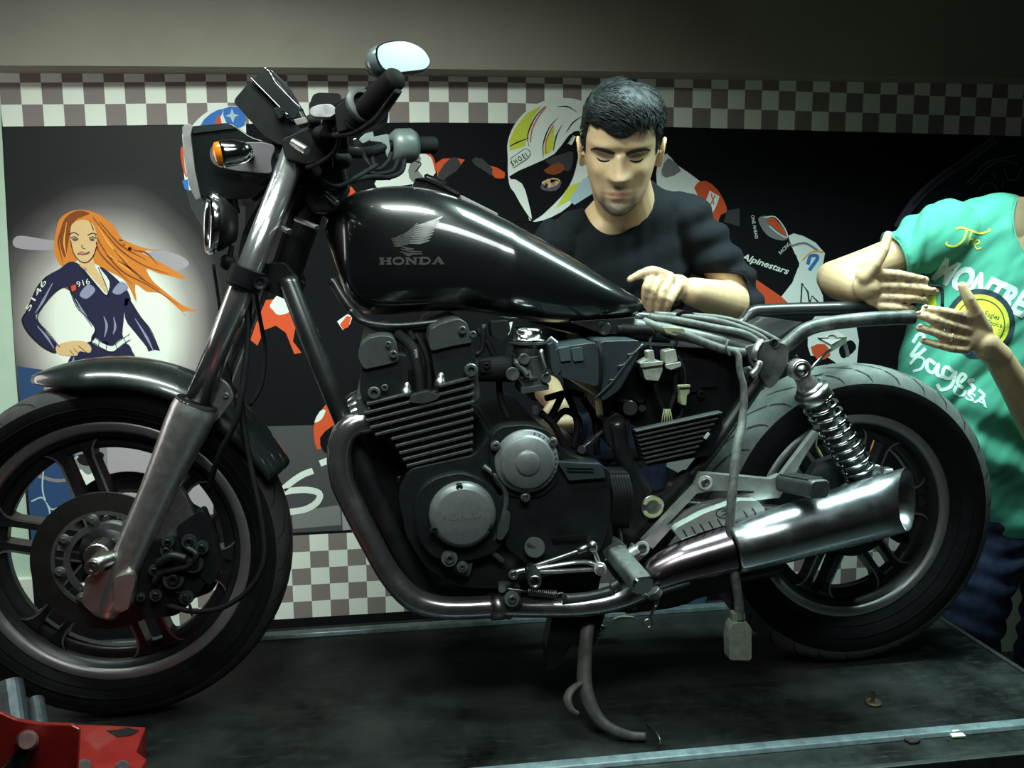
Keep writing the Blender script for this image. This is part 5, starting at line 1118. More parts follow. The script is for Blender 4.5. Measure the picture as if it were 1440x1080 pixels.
m = MB(); prism(m, rounded([(500, 600), (530, 606), (580, 700), (580, 770), (620, 812), (640, 830), (600, 820), (560, 770), (520, 690)], 8), 1.60, 1.84, .006); prism(m, rounded([(600, 800), (700, 820), (848, 800), (840, 836), (690, 846), (620, 842)], 8), 1.55, 1.85, .006); P_('oil_sump', m, M_engine)
m = MB(); bolt(m, W(565, 675, 1.594), (0, -1, 0), .010); P_('sump_bolt', m, M_steel)
m = MB(); prism(m, rounded([(848, 596), (866, 580), (888, 590), (884, 620), (870, 640), (852, 620)], 6), 1.57, 1.63, .004); cyl(m, W(886, 574, 1.555), W(886, 574, 1.60), .014); cyl(m, W(903, 574, 1.575), W(903, 574, 1.60), .007); prism(m, rounded([(846, 560), (910, 560), (906, 590), (850, 600)], 5), 1.60, 1.66, .003)
cyl(m, W(818, 632, 1.54), W(818, 632, 1.56), .008); tube(m, [W(812, 636, 1.56), W(830, 622, 1.56), W(850, 604, 1.58)], .005, 10, 4); P_('engine_mount', m, M_frame)
for pts in ([(768, 560, 1.60), (800, 552, 1.62), (820, 556, 1.62)], [(790, 556, 1.61), (778, 580, 1.60), (768, 592, 1.60)], [(798, 556, 1.61), (806, 574, 1.61), (812, 600, 1.60), (806, 630, 1.60)], [(776, 596, 1.60), (794, 578, 1.61), (812, 588, 1.61), (816, 610, 1.60)], [(760, 580, 1.58), (780, 600, 1.58), (800, 640, 1.58)], [(820, 560, 1.62), (836, 590, 1.62), (840, 640, 1.6)]): cable('breather_hose', pts, .0065)

# exhaust ------------------------------------------------------------------
m = MB(); tube(m, [W(520, 592, 1.55), W(500, 597, 1.545), W(484, 612, 1.54), (W(477, 640, 1.538)), W(482, 680, 1.535), W(500, 720, 1.53), W(524, 766, 1.525), W(548, 808, 1.52), W(578, 840, 1.515), W(612, 853, 1.512), W(650, 855, 1.51), W(692, 853, 1.51)], [.0235, .023, .022, .0215, .021, .0205, .020, .020, .0215, .021, .0205, .0205], 26, 9); P_('exhaust_header', m, M_header)
for dy in (.095, .19, .285):
    m = MB(); tube(m, [W(520, 592, 1.55)+ax*dy, W(500, 597, 1.545)+ax*dy, W(484, 612, 1.54)+ax*dy, W(477, 640, 1.538)+ax*dy, W(484, 680, 1.535)+ax*dy, W(502, 720, 1.53)+ax*dy*.95, W(526, 766, 1.525)+ax*dy*.9, W(556, 812, 1.52)+ax*dy*.85, W(600, 836, 1.515)+ax*dy*.8, W(692, 842, 1.51)+ax*dy*.8], .021, 20, 7); P_('exhaust_header', m, M_header)
m = MB(); c1 = W(530, 590, 1.55); 
for dy in (0, .095, .19, .285): lathe(m, W(526, 590, 1.55)+ax*dy, (-1, 0, -.25), [(-.012, .034), (0, .035), (.006, .034), (.008, .026)], 24); bolt(m, W(513, 606, 1.545)+ax*dy, (-1, 0, -.3), .006)
P_('exhaust_flange', m, M_cover)
m = MB(); c1 = W(690, 853, 1.51); c2 = W(708, 852, 1.51); lathe(m, c1, c2-c1, [(0, .0205), (0, .0245), (.022, .0245), (.024, .021)], 28); prism(m, rounded([(680, 838), (690, 832), (720, 834), (720, 872), (690, 870)], 4), 1.52, 1.56, .004); P_('exhaust_clamp', m, M_steel)
m = MB(); tube(m, [W(704, 853, 1.51), W(760, 854, 1.505), W(820, 852, 1.50), W(870, 842, 1.495), W(910, 822, 1.49), W(960, 800, 1.487)], [.0185, .0185, .0195, .021, .026, .034], 28, 8); P_('exhaust_pipe', m, M_header)
m = MB(); tube(m, [W(905, 826, 1.488), W(925, 808, 1.487), W(960, 792, 1.485), W(1000, 780, 1.485), W(1028, 772, 1.485)], [.022, .032, .0385, .0425, .045], 36, 8); P_('collector_cone', m, M_heatch)
m = MB(); e0 = W(1028, 772, 1.472); e1 = W(1276, 702, 1.472); dd = e1-e0; LL = dd.length
lathe(m, e0, dd, [(0, .043), (.004, .0475), (LL*.3, .051), (LL*.6, .0535), (LL-.08, .0555), (LL-.001, .0565), (LL, .0555), (LL-.001, .054), (LL-.02, .053), (LL-.22, .050), (LL-.22, .0001)], 64)
dn_ = dd.normalized()
for i_, v in enumerate(m.v):        # the end is cut at a slant, shorter on the outer side
    h_ = (v-e0).dot(dn_); k_ = max(0, (h_-(LL-.10))/.10)
    if i_ % 11 != 9 and i_ % 11 != 10 and k_ > 0: m.v[i_] = v+dn_*((v.y-e0.y)*.90*k_)
MU = P_('muffler', m, M_muff)
m = MB(); bolt(m, W(1270, 757, 1.50), (0, -1, 0), .010); prism(m, rounded([(1255, 740), (1278, 742), (1278, 762), (1262, 764)], 3), 1.505, 1.53, .003); P_('muffler_bracket', m, M_engine)
m = MB(); tube(m, [W(880, 850, 1.60), W(950, 840, 1.62), W(1010, 815, 1.63), W(1100, 796, 1.66)], .018, 16, 6); prism(m, rounded([(880, 836), (1030, 800), (1030, 830), (900, 862)], 5), 1.56, 1.75, .008); P_('collector_box', m, M_frame)
# footrest hanger plate (triangular, light alloy)
M_hang = mat('grey cast hanger', (.36, .38, .36), .42, .55, var=.15, scale=60, bump=.1)
def frame_poly(mb, outer, inner, Yn, Yf, bev=0):
    no = len(outer); ni = len(inner)
    A = [W(*p, Yn) for p in outer]; Bq = [W(*p, Yn) for p in inner]; D = Vector((0, Yf-Yn, 0)); n = no
    vs = A+Bq+[a+D for a in A]+[a+D for a in Bq]; fs = []
    for i in range(n):
        j = (i+1) % n
        fs += [[i, j, n+j, n+i], [2*n+i, 2*n+j, 3*n+j, 3*n+i], [i, j, 2*n+j, 2*n+i], [n+i, n+j, 3*n+j, 3*n+i]]
    mb.add(vs, fs)
m = MB()
frame_poly(m, [(904, 762), (978, 684), (986, 666), (998, 666), (1084, 674), (1098, 668), (1106, 684), (1096, 700), (1040, 706), (990, 716), (952, 734), (918, 772)],
           [(938, 738), (980, 694), (990, 692), (1004, 690), (1050, 690), (1060, 691), (1060, 693), (1050, 695), (1020, 703), (990, 710), (962, 722), (944, 738)], 1.528, 1.546)
cyl(m, W(992, 679, 1.522), W(992, 679, 1.55), .0135); prism(m, rounded([(1060, 676), (1096, 672), (1120, 640), (1146, 606), (1152, 610), (1128, 648), (1108, 688), (1064, 700)], 4), 1.53, 1.544, .003)
HG = P_('peg_hanger', m, M_hang)
m = MB(); bolt(m, W(992, 679, 1.522), (0, -1, 0), .0085, .003); bolt(m, W(903, 771, 1.508), (0, -1, 0), .009, .003); P_('hanger_bolt', m, M_steel, HG)
m = MB(); cyl(m, W(903, 771, 1.51), W(903, 771, 1.54), .0135); tube(m, [W(903, 771, 1.52), W(890, 776, 1.51), W(880, 784, 1.50)], .010, 12, 4); prism(m, [(890, 766), (914, 776), (900, 790), (884, 786)], 1.518, 1.535, .003); P_('peg_mount', m, M_hang)
# heel pad with ribs
m = MB(); prism(m, rounded([(952, 742), (948, 748), (956, 758), (1074, 722), (1076, 716), (1066, 704), (1040, 704), (990, 722)], 3), 1.490, 1.512, .003); HP = P_('heel_guard', m, mat('grey green rubber pad', (.30, .34, .31), .5, .1, var=.15))
m = MB()
for i in range(9):
    x = 960+i*12.2
    if 5 <= i <= 6: continue
    prism(m, [(x, 745-i*3.7), (x+1.2, 744.6-i*3.7), (x+7, 754.4-i*3.9), (x+5.8, 754.8-i*3.9)], 1.488, 1.4905, 0)
stroke(m, [(1017+10*math.cos(2*PI*i/20), 722+6.5*math.sin(2*PI*i/20)) for i in range(21)], 1.2, lambda x, y, o=0: W(x, y, 1.4888), 0, 0)
stroke(m, [(1014, 720), (1020, 718), (1021, 722), (1014, 726)], 1.2, lambda x, y, o=0: W(x, y, 1.4888), 0, 3)
P_('pad_rib', m, M_black, HP)
# passenger peg
m = MB(); p0 = W(1103, 678, 1.53); p1 = W(1154, 688, 1.42); u_, w_, d_ = frame_for(p1-p0)
def rbox_tube(mb, a, b_, hw_, hh, upv=(0, 0, 1), r=.3, mi=0):
    u_, w_, d_ = frame_for(b_-a, Vector(upv)); pts = []
    for k_ in range(24):
        t = 2*PI*k_/24; c_ = math.cos(t); s_ = math.sin(t); pts.append((math.copysign(abs(c_)**.5, c_)*hw_, math.copysign(abs(s_)**.5, s_)*hh))
    L0 = (b_-a).length; vs = []; ring = [(0, .8), (.003, 1), (L0-.004, 1), (L0, .85)]
    for h_, s_ in ring: vs += [a+d_*h_+u_*x*s_+w_*y*s_ for x, y in pts]
    fs = [[i*24+j, i*24+(j+1) % 24, (i+1)*24+(j+1) % 24, (i+1)*24+j] for i in range(3) for j in range(24)]+[list(range(24)), [72+j for j in range(24)]]
    mb.add(vs, fs, mi)
    return u_, w_, d_
u2, w2, d2_ = rbox_tube(m, p0, p1, .0205, .0165); pp = P_('passenger_peg', m, mat('grey peg rubber', (.035, .04, .04), .5, 0, var=.3, scale=60))
m = MB()
L0 = (p1-p0).length
for i in range(-2, 3): box(m, p0+d2_*L0*.48+u2*i*.0072+w2*.0168, (L0*.78, .0032, .0022), (d2_, u2, w2))
P_('peg_rib', m, MATS['grey peg rubber'], pp)
# rider peg
m = MB(); p0 = W(866, 778, 1.50); p1 = W(903, 822, 1.40); rbox_tube(m, p0, p1, .0185, .016); rp = P_('rider_peg', m, mat('worn grey peg rubber', (.075, .085, .08), .55, 0, var=.35, scale=80, bump=.3))
m = MB(); dq = (p1-p0).normalized(); rbox_tube(m, p1-dq*.001, p1+dq*.006, .0195, .0165); P_('peg_end_plate', m, M_chrome, rp)
m = MB(); prism(m, rounded([(846, 776), (868, 760), (882, 768), (878, 784), (858, 794)], 4), 1.497, 1.53, .004); tube(m, [W(858, 784, 1.50), W(866, 772, 1.495), W(880, 770, 1.50)], .005, 10, 4); P_('peg_bracket', m, M_dirt)
m = MB(); cyl(m, W(918, 830, 1.45), W(924, 838, 1.45), .012); tube(m, [W(905, 836, 1.44), W(918, 842, 1.45), W(926, 832, 1.45)], .004, 8, 4); P_('peg_spring_washer', m, M_cover)
m = MB(); tube(m, [W(922, 850, 1.45), W(917, 862, 1.45), W(912, 874, 1.45)], [.005, .0042, .005], 12, 3, flat=(1, .5)); c_ = W(911, 877, 1.448); 
tube(m, [c_+Vector((math.cos(a)*.0075, 0, math.sin(a)*.0075)) for a in [2*PI*i/16 for i in range(16)]], .0028, 8, 0, closed=True); P_('linkage_end', m, M_zinc)
cable('linkage_rod', [(926, 836, 1.45), (924, 844, 1.45), (922, 852, 1.45)], .004, M_steel)
# shift linkage
m = MB(); tube(m, [W(742, 802, 1.45), W(775, 796, 1.452), W(820, 790, 1.455), W(842, 796, 1.46)], [.006, .0045, .0048, .008], 12, 5, flat=(1.2, .7)); tube(m, [W(742, 804, 1.45), W(790, 803, 1.452), W(842, 800, 1.46)], .0042, 10, 4); cyl(m, W(844, 800, 1.446), W(844, 800, 1.47), .0115); hexbolt(m, W(844, 800, 1.446), (0, -1, 0), .0085, .006)
tube(m, [W(844, 798, 1.46), W(838, 782, 1.46), W(834, 770, 1.462)], .0075, 12, 3, flat=(1, .6)); cyl(m, W(834, 770, 1.45), W(834, 770, 1.47), .008); P_('shift_lever', m, M_alu)
m = MB(); tube(m, [W(745, 798, 1.455), W(790, 783, 1.455), W(832, 768, 1.455)], .0033, 10, 3); tube(m, [W(812, 775, 1.455), W(826, 770, 1.455)], .006, 12, 1); ball(m, W(833, 767, 1.452), .0085, 14); P_('shift_rod', m, M_steel)
m = MB(); cyl(m, W(748, 800, 1.47), W(752, 818, 1.41), .0125, .0125); P_('shift_pedal_rubber', m, M_rubber)
m = MB(); lathe(m, W(752, 818, 1.41), W(752, 818, 1.41)-W(748, 800, 1.47), [(0, .011), (.0015, .011), (.0015, .008), (0, .007)], 20); cyl(m, W(722, 808, 1.46), W(722, 808, 1.485), .0085); bolt(m, W(722, 808, 1.46), (0, -1, 0), .0075, .003); tube(m, [W(722, 806, 1.475), W(735, 802, 1.475), W(748, 802, 1.475)], .005, 8, 3); P_('shift_bolt', m, M_zinc)
# side stand, its spring and bracket
m = MB(); spring(m, W(742, 832, 1.475), W(783, 836, 1.475), .0062, .0013, 15, 6, per=12); tube(m, [W(783, 836, 1.475), W(790, 834, 1.475), W(797, 840, 1.475)], .002, 8, 4); tube(m, [W(742, 832, 1.475), W(730, 830, 1.475), W(712, 828, 1.48)], .002, 8, 4); P_('stand_spring', m, M_steel)
m = MB(); cyl(m, W(720, 842, 1.47), W(720, 842, 1.50), .014); bolt(m, W(720, 842, 1.47), (0, -1, 0), .008); cyl(m, W(706, 828, 1.48), W(706, 828, 1.50), .007); prism(m, rounded([(700, 822), (730, 820), (736, 852), (706, 860)], 5), 1.485, 1.51, .003); P_('stand_bolt', m, M_cover)
m = MB(); tube(m, [W(790, 842, 1.49), W(830, 838, 1.49), W(862, 830, 1.49)], [.009, .008, .010], 12, 4); cyl(m, W(860, 826, 1.49), W(870, 820, 1.49), .010); P_('stand_pedal', m, M_cover)
m = MB(); prism(m, rounded([(778, 862), (852, 862), (838, 905), (824, 912), (800, 905), (790, 935), (770, 945), (768, 910)], 5), 1.52, 1.56, .004); P_('centre_stand_bracket', m, M_black)
foot = WT(885, 1047, .006)
m = MB(); tube(m, [W(828, 872, 1.52), W(824, 900, 1.505), W(822, 930, 1.495), W(822, 960, 1.48), W(828, 985, 1.465), W(840, 1008, 1.45), W(858, 1024, 1.435), WT(884, 1034, .012), WT(908, 1036, .010)], [.0125, .0130, .0135, .0145, .0135, .0115, .0095, .0085, .0075], 16, 8, flat=(1, .75)); SS_ = P_('side_stand', m, mat('dusty stand paint', (.075, .072, .065), .55, .2, var=.3, scale=40, bump=.2))
m = MB(); tube(m, [W(820, 958, 1.48), W(804, 970, 1.46), (W(798, 984, 1.45)), W(804, 998, 1.44), W(814, 1004, 1.435)], [.006, .008, .009, .006, .004], 12, 6, flat=(1, .6)); P_('stand_tang', m, MATS['dusty stand paint'], SS_)
cable('stand_wire', [(808, 873, 1.56), (800, 905, 1.55), (786, 925, 1.54), (772, 930, 1.54)], .004, M_rubber)
# ================================================================ the two mechanics
from mathutils import noise as mnoise
def px_of(P):
    d = P-CAM; z = d.dot(FW); return 720+F_PX*d.dot(RT)/z, 540-F_PX*d.dot(UP)/z
def skin_mat():
    m = bpy.data.materials.new('warm skin'); m.use_nodes = True; nt = m.node_tree; b = nt.nodes['Principled BSDF']; L = nt.links.new
    b.inputs['Roughness'].default_value = .48; b.inputs['Subsurface Weight'].default_value = .15; b.inputs['Subsurface Radius'].default_value = (.010, .004, .002); b.inputs['Subsurface Scale'].default_value = .5
    a = nt.nodes.new('ShaderNodeAttribute'); a.attribute_name = 'tone'
    sp = nt.nodes.new('ShaderNodeSeparateColor'); L(a.outputs['Color'], sp.inputs['Color'])
    tc = nt.nodes.new('ShaderNodeTexCoord'); n = nt.nodes.new('ShaderNodeTexNoise'); n.inputs['Scale'].default_value = 45; n.inputs['Detail'].default_value = 5; L(tc.outputs['Object'], n.inputs['Vector'])
    c0 = nt.nodes.new('ShaderNodeMix'); c0.data_type = 'RGBA'; c0.inputs['A'].default_value = (.50, .335, .19, 1); c0.inputs['B'].default_value = (.60, .42, .25, 1); L(n.outputs['Fac'], c0.inputs['Factor'])
    c1 = nt.nodes.new('ShaderNodeMix'); c1.data_type = 'RGBA'; c1.inputs['B'].default_value = (.055, .038, .030, 1); L(c0.outputs['Result'], c1.inputs['A'])
    n2 = nt.nodes.new('ShaderNodeTexNoise'); n2.inputs['Scale'].default_value = 900; n2.inputs['Detail'].default_value = 2; L(tc.outputs['Object'], n2.inputs['Vector'])
    mm = nt.nodes.new('ShaderNodeMath'); mm.operation = 'MULTIPLY_ADD'; mm.inputs[1].default_value = .5; mm.inputs[2].default_value = .70; L(n2.outputs['Fac'], mm.inputs[0])
    m2 = nt.nodes.new('ShaderNodeMath'); m2.operation = 'MULTIPLY'; m2.use_clamp = True; L(mm.outputs[0], m2.inputs[0]); L(sp.outputs['Red'], m2.inputs[1]); L(m2.outputs[0], c1.inputs['Factor'])
    c2 = nt.nodes.new('ShaderNodeMix'); c2.data_type = 'RGBA'; c2.inputs['B'].default_value = (.34, .13, .10, 1); L(c1.outputs['Result'], c2.inputs['A']); L(sp.outputs['Green'], c2.inputs['Factor'])
    c3 = nt.nodes.new('ShaderNodeMix'); c3.data_type = 'RGBA'; c3.inputs['B'].default_value = (.26, .19, .13, 1); L(c2.outputs['Result'], c3.inputs['A'])
    n3 = nt.nodes.new('ShaderNodeTexNoise'); n3.inputs['Scale'].default_value = 90; n3.inputs['Detail'].default_value = 6; L(tc.outputs['Object'], n3.inputs['Vector'])
    r3 = nt.nodes.new('ShaderNodeMapRange'); r3.inputs['From Min'].default_value = .48; r3.inputs['From Max'].default_value = .66; L(n3.outputs['Fac'], r3.inputs['Value'])
    m3 = nt.nodes.new('ShaderNodeMath'); m3.operation = 'MULTIPLY'; m3.use_clamp = True; L(r3.outputs['Result'], m3.inputs[0]); L(sp.outputs['Blue'], m3.inputs[1]); L(m3.outputs[0], c3.inputs['Factor'])
    L(c3.outputs['Result'], b.inputs['Base Color'])
    bp = nt.nodes.new('ShaderNodeBump'); bp.inputs['Strength'].default_value = .15; bp.inputs['Distance'].default_value = .001; L(n.outputs['Fac'], bp.inputs['Height']); L(bp.outputs['Normal'], b.inputs['Normal'])
    return m
M_skin = skin_mat()
M_hair = mat('black hair', (.008, .010, .012), .68, 0, var=.4, scale=160, spec=.35)
M_brow = mat('eyebrow hair', (.012, .009, .008), .9, spec=.1)
M_sweat = mat('black knit cotton', (.005, .0065, .009), .9, 0, var=.25, scale=220, bump=.1, spec=.2)
M_green = mat('green cotton', (.06, .34, .235), .85, 0, var=.10, scale=14, bump=.1, sheen=.05)
M_jeans = mat('dark blue denim', (.016, .023, .048), .9, 0, spec=.15, var=.5, scale=26, bump=.25)

def remeshed(mb, name, vox, smooth_it, m, parent=None):
    me = mb.mesh(name+'_tmp', [m]); bm = bmesh.new(); bm.from_mesh(me); bmesh.ops.recalc_face_normals(bm, faces=bm.faces); bm.to_mesh(me); bm.free()
    o = bpy.data.objects.new(name+'_tmp', me); COL.objects.link(o)
    r = o.modifiers.new('r', 'REMESH'); r.mode = 'VOXEL'; r.voxel_size = vox; r.use_smooth_shade = True
    s = o.modifiers.new('s', 'SMOOTH'); s.factor = .5; s.iterations = smooth_it
    dg = bpy.context.evaluated_depsgraph_get(); dg.update()
    new = bpy.data.meshes.new_from_object(o.evaluated_get(dg)); new.name = name
    bpy.data.objects.remove(o); bpy.data.meshes.remove(me)
    if not new.materials: new.materials.append(m)
    for p in new.polygons: p.use_smooth = True
    return new
def loft(mb, secs, n=32, grow=0.0, sub=5, expo=.85):
    """secs: (centre, right-vector half width, forward-vector half depth)"""
    C = smooth_path([s[0] for s in secs], sub); U = smooth_path([s[1] for s in secs], sub); Vv = smooth_path([s[2] for s in secs], sub)
    vs = []
    for c, u, v in zip(C, U, Vv):
        ul = u.length; vl = v.length; uu = u*(ul+grow)/ul; vv = v*(vl+grow)/vl
        for k in range(n):
            a = 2*PI*k/n; ca, sa = math.cos(a), math.sin(a)
            vs.append(c+uu*math.copysign(abs(ca)**expo, ca)+vv*math.copysign(abs(sa)**expo, sa))
    N = len(C); fs = [[i*n+k, i*n+(k+1) % n, (i+1)*n+(k+1) % n, (i+1)*n+k] for i in range(N-1) for k in range(n)]+[list(range(n))[::-1], [(N-1)*n+k for k in range(n)]]
    mb.add(vs, fs, 0, True)
def limb(mb, pts, rs, grow=0.0, seg=20, flat=None, sub=6):
    tube(mb, pts, [r+grow for r in rs], seg, sub, flat=flat); ball(mb, pts[0], (rs[0]+grow)*.99, 14); ball(mb, pts[-1], (rs[-1]+grow)*.99, 14)
def finger(mb, pts, r0, r1):
    P = [Vector(p) for p in pts]; n = len(P); rs = [r0+(r1-r0)*i/(n-1) for i in range(n)]
    tube(mb, P, rs, 12, 5); ball(mb, P[-1], r1, 12); ball(mb, P[0], r0, 12)
    for i in range(1, n-1): ball(mb, P[i], rs[i]*1.07, 12)

TBL = [(-.119, .004, .062, .010), (-.114, .024, .080, .020), (-.105, .037, .088, .030), (-.092, .049, .088, .046), (-.075, .057, .086, .060), (-.05, .064, .086, .072), (-.025, .069, .086, .084), (0, .0725, .085, .092), (.03, .0745, .090, .098), (.055, .073, .087, .100), (.078, .066, .076, .094), (.096, .052, .058, .078), (.107, .034, .038, .052), (.113, .004, .006, .008)]
def head_shape(z, a, off=0.0):
    """point of the head at height z and angle a (0 = face forward, towards -y)"""
    for i in range(len(TBL)-1):
        if z <= TBL[i+1][0] or i == len(TBL)-2: break
    z0, w0, f0, b0 = TBL[i]; z1, w1, f1, b1 = TBL[i+1]; t = min(1, max(0, (z-z0)/(z1-z0)))
    w = w0+(w1-w0)*t; f = f0+(f1-f0)*t; bk = b0+(b1-b0)*t
    s = math.sin(a); c = math.cos(a); e = .86
    x = w*math.copysign(abs(s)**e, s); y = -f*abs(c)**.92 if c > 0 else bk*abs(c)**.9
    g = lambda cx, cz, sx, sz: math.exp(-((x-cx)/sx)**2-((z-cz)/sz)**2)
    if c > 0:
        dy = 0
        if z < .012: 
            t = min(1, max(0, (.012-z)/.045)); dy -= (.006+.021*t**1.2)*math.exp(-(x/(.0085+.007*t))**2)*(1 if z > -.034 else math.exp(-((z+.034)/.007)**2))
        dy -= .007*(g(.014, -.030, .008, .008)+g(-.014, -.030, .008, .008))
        for sgn in (-1, 1):
            dy += .0125*g(sgn*.031, .006, .017, .011); dy -= .0065*g(sgn*.031, .003, .012, .0075)
            dy -= .005*g(sgn*.033, .026, .022, .007); dy -= .006*g(sgn*.046, -.022, .016, .018); dy += .004*g(sgn*.036, -.055, .012, .02)
            dy += .0015*g(sgn*.031, -.003, .012, .0022)
        dy += .004*g(0, .016, .008, .008)
        dy -= .0062*g(0, -.062, .024, .0052); dy -= .0060*g(0, -.0735, .020, .0055); dy += .0052*g(0, -.0677, .024, .0021)
        dy += .004*g(0, -.050, .005, .008); dy += .005*g(0, -.083, .02, .006); dy -= .007*g(0, -.100, .022, .012)
        y += dy
    P = Vector((x, y, z))
    if off: P += Vector((x/.07, y/.09, z/.12*.7)).normalized()*off
    return P
def make_head(mb, T, off=0.0):
    NZ = 96; NA = 128; vs = []
    zs = [TBL[0][0]+(TBL[-1][0]-TBL[0][0])*(.5-.5*math.cos(PI*i/NZ)) for i in range(NZ+1)]
    for z in zs:
        for k in range(NA): vs.append(T(head_shape(z, 2*PI*k/NA, off)))
    fs = [[i*NA+k, i*NA+(k+1) % NA, (i+1)*NA+(k+1) % NA, (i+1)*NA+k] for i in range(NZ) for k in range(NA)]+[list(range(NA)), [NZ*NA+k for k in range(NA)]]
    mb.add(vs, fs, 0, True)
    for sx in (-1, 1):   # ears
        c = Vector((sx*.075, .006, -.012)); pts = []
        for i in range(13):
            a = math.radians(-70+i*25); pts.append(T(c+Vector((sx*.007*(1+.5*math.sin(a)), .015*math.cos(a)*1.0, .025*math.sin(a)*1.0+(.003 if math.sin(a) > 0 else 0)))))
        tube(mb, pts, [.0035, .005, .005, .005, .0045, .004], 10, 3); ball(mb, T(c+Vector((-sx*.002, .002, 0))), .001, 10)
        ax_ = (T(Vector((1, 0, 0)))-T(Vector((0, 0, 0))), T(Vector((0, 1, 0)))-T(Vector((0, 0, 0))), T(Vector((0, 0, 1)))-T(Vector((0, 0, 0))))
        ball(mb, T(c+Vector((-sx*.003, 0, 0))), 1, 14, sx=(.006, .012, .022), axes=ax_); ball(mb, T(c+Vector((sx*.002, -.006, -.023))), .0062, 10)
def tones(me, T_inv, hands=()):
    col = me.color_attributes.new('tone', 'FLOAT_COLOR', 'POINT'); buf = []
    for v in me.vertices:
        p = T_inv(v.co); st = lp = dirt = 0.0
        if abs(p.x) < .1 and -.17 < p.z < .13 and abs(p.y) < .14:
            g = lambda cx, cz, sx, sz: math.exp(-((p.x-cx)/sx)**2-((p.z-cz)/sz)**2)
            if p.y < 0:
                jaw = 1/(1+math.exp((p.z+.078)/.010)); st = .62*jaw*max(0, min(1, (-p.y+.0)/.03))
                st += .95*g(0, -.101, .028, .015)+.70*g(0, -.054, .026, .0055)+.6*g(.030, -.076, .008, .022)+.6*g(-.030, -.076, .008, .022)
                lp = .9*g(0, -.063, .022, .0045)+.9*g(0, -.073, .018, .0048); st *= (1-min(1, lp*1.3))
                st += .9*g(0, -.0677, .023, .0012)
                lp += .20*g(0, -.024, .016, .012)
                for sg in (-1, 1): st += .22*g(sg*.031, .006, .016, .012); st += .9*g(sg*.009, -.037, .0045, .0022)
        for hc_, hr in hands:
            d = (v.co-hc_).length
            if d < hr: dirt = max(dirt, min(1, (hr-d)/(hr*.4)))
        buf += [min(1, st), min(1, lp), dirt, 1]
    col.data.foreach_set('color', buf)
def head_frame(C, yaw, tilt, roll, sc):
    M = Matrix.Rotation(math.radians(yaw), 3, 'Z') @ Matrix.Rotation(math.radians(roll), 3, 'Y') @ Matrix.Rotation(math.radians(tilt), 3, 'X'); Mi = M.inverted()
    return (lambda p: C+(M @ (Vector(p)*sc))), (lambda p: (Mi @ (Vector(p)-C))/sc)
def hair_cap(name, T, parent, seed=1, quiff=.020):
    rnd = random.Random(seed); NZ = 46; NA = 96; mb = MB(); vs = []; ok = []
    def zmin(a):
        a = abs((a+PI) % (2*PI)-PI)
        if a < .55: return .052-.008*math.cos(a*6)
        if a < .95: return .056+(a-.55)*.02
        if a < 1.18: return .064-(a-.95)*.29
        if a < 1.45: return -.002
        if a < 1.9: return .038
        return .02-.075*min(1, (a-1.9)/.6)
    for i in range(NZ+1):
        for k in range(NA):
            a = 2*PI*k/NA; z0 = zmin(a); z = z0+(.1115-z0)*(i/NZ)**.8
            rr_ = head_shape(z, a); fr = max(0, math.cos(a))*min(1, math.hypot(rr_.x, rr_.y)/.05); up = max(0, min(1, (z-.035)/.05)); edge = min(1, i/5)
            th = .0035+(.006+quiff*fr)*up; th *= .35+.65*edge
            p = head_shape(z, a, th); q = mnoise.noise(p*55)*.0022+mnoise.noise(Vector((p.x*220+p.y*60, p.y*40, p.z*60)))*.0016
            n_ = Vector((p.x/.07, p.y/.09, p.z/.12)).normalized(); vs.append(T(p+n_*q*up*1.4))
    fs = [[i*NA+k, i*NA+(k+1) % NA, (i+1)*NA+(k+1) % NA, (i+1)*NA+k] for i in range(NZ) for k in range(NA)]+[[NZ*NA+k for k in range(NA)]]
    mb.add(vs, fs, 0, True)
    for i in range(2300):   # locks combed up and across
        a = rnd.uniform(-2.6, 2.6); z0 = zmin(a)+.004; z = z0+(.110-z0)*rnd.random()**.8 if i < 1500 else rnd.uniform(.088, .1125); up = max(0, min(1, (z-.035)/.05)); rr_ = head_shape(z, a); fr = max(0, math.cos(a))*min(1, math.hypot(rr_.x, rr_.y)/.05)
        th = .0035+(.006+quiff*fr)*up; p = head_shape(z, a, th-.0004); n_ = Vector((p.x/.07, p.y/.09, p.z/.12)).normalized()
        dr = Vector((.55+rnd.uniform(-.3, .3), -.75*fr-.1+rnd.uniform(-.25, .25), .1)) if up > .25 else Vector((0, .5*(1 if abs(a) > .6 else 0), -1))
        dr = (dr-n_*dr.dot(n_)).normalized(); L = (.010+.016*up)*rnd.uniform(.6, 1.3)
        tube(mb, [T(p), T(p+dr*L*.5+n_*.0015*up), T(p+dr*L+n_*.0006)], [.0009, .0009, .0002], 4, 1)
    o = build(mb, name, M_hair, parent); so = o.modifiers.new('t', 'SOLIDIFY'); so.thickness = .0005
    return o
def folds(me, fn_):
    me.calc_normals_split() if hasattr(me, 'calc_normals_split') else None
    ns = [v.normal.copy() for v in me.vertices]
    for v, n in zip(me.vertices, ns): v.co += n*fn_(v.co, n)
HEMS = []
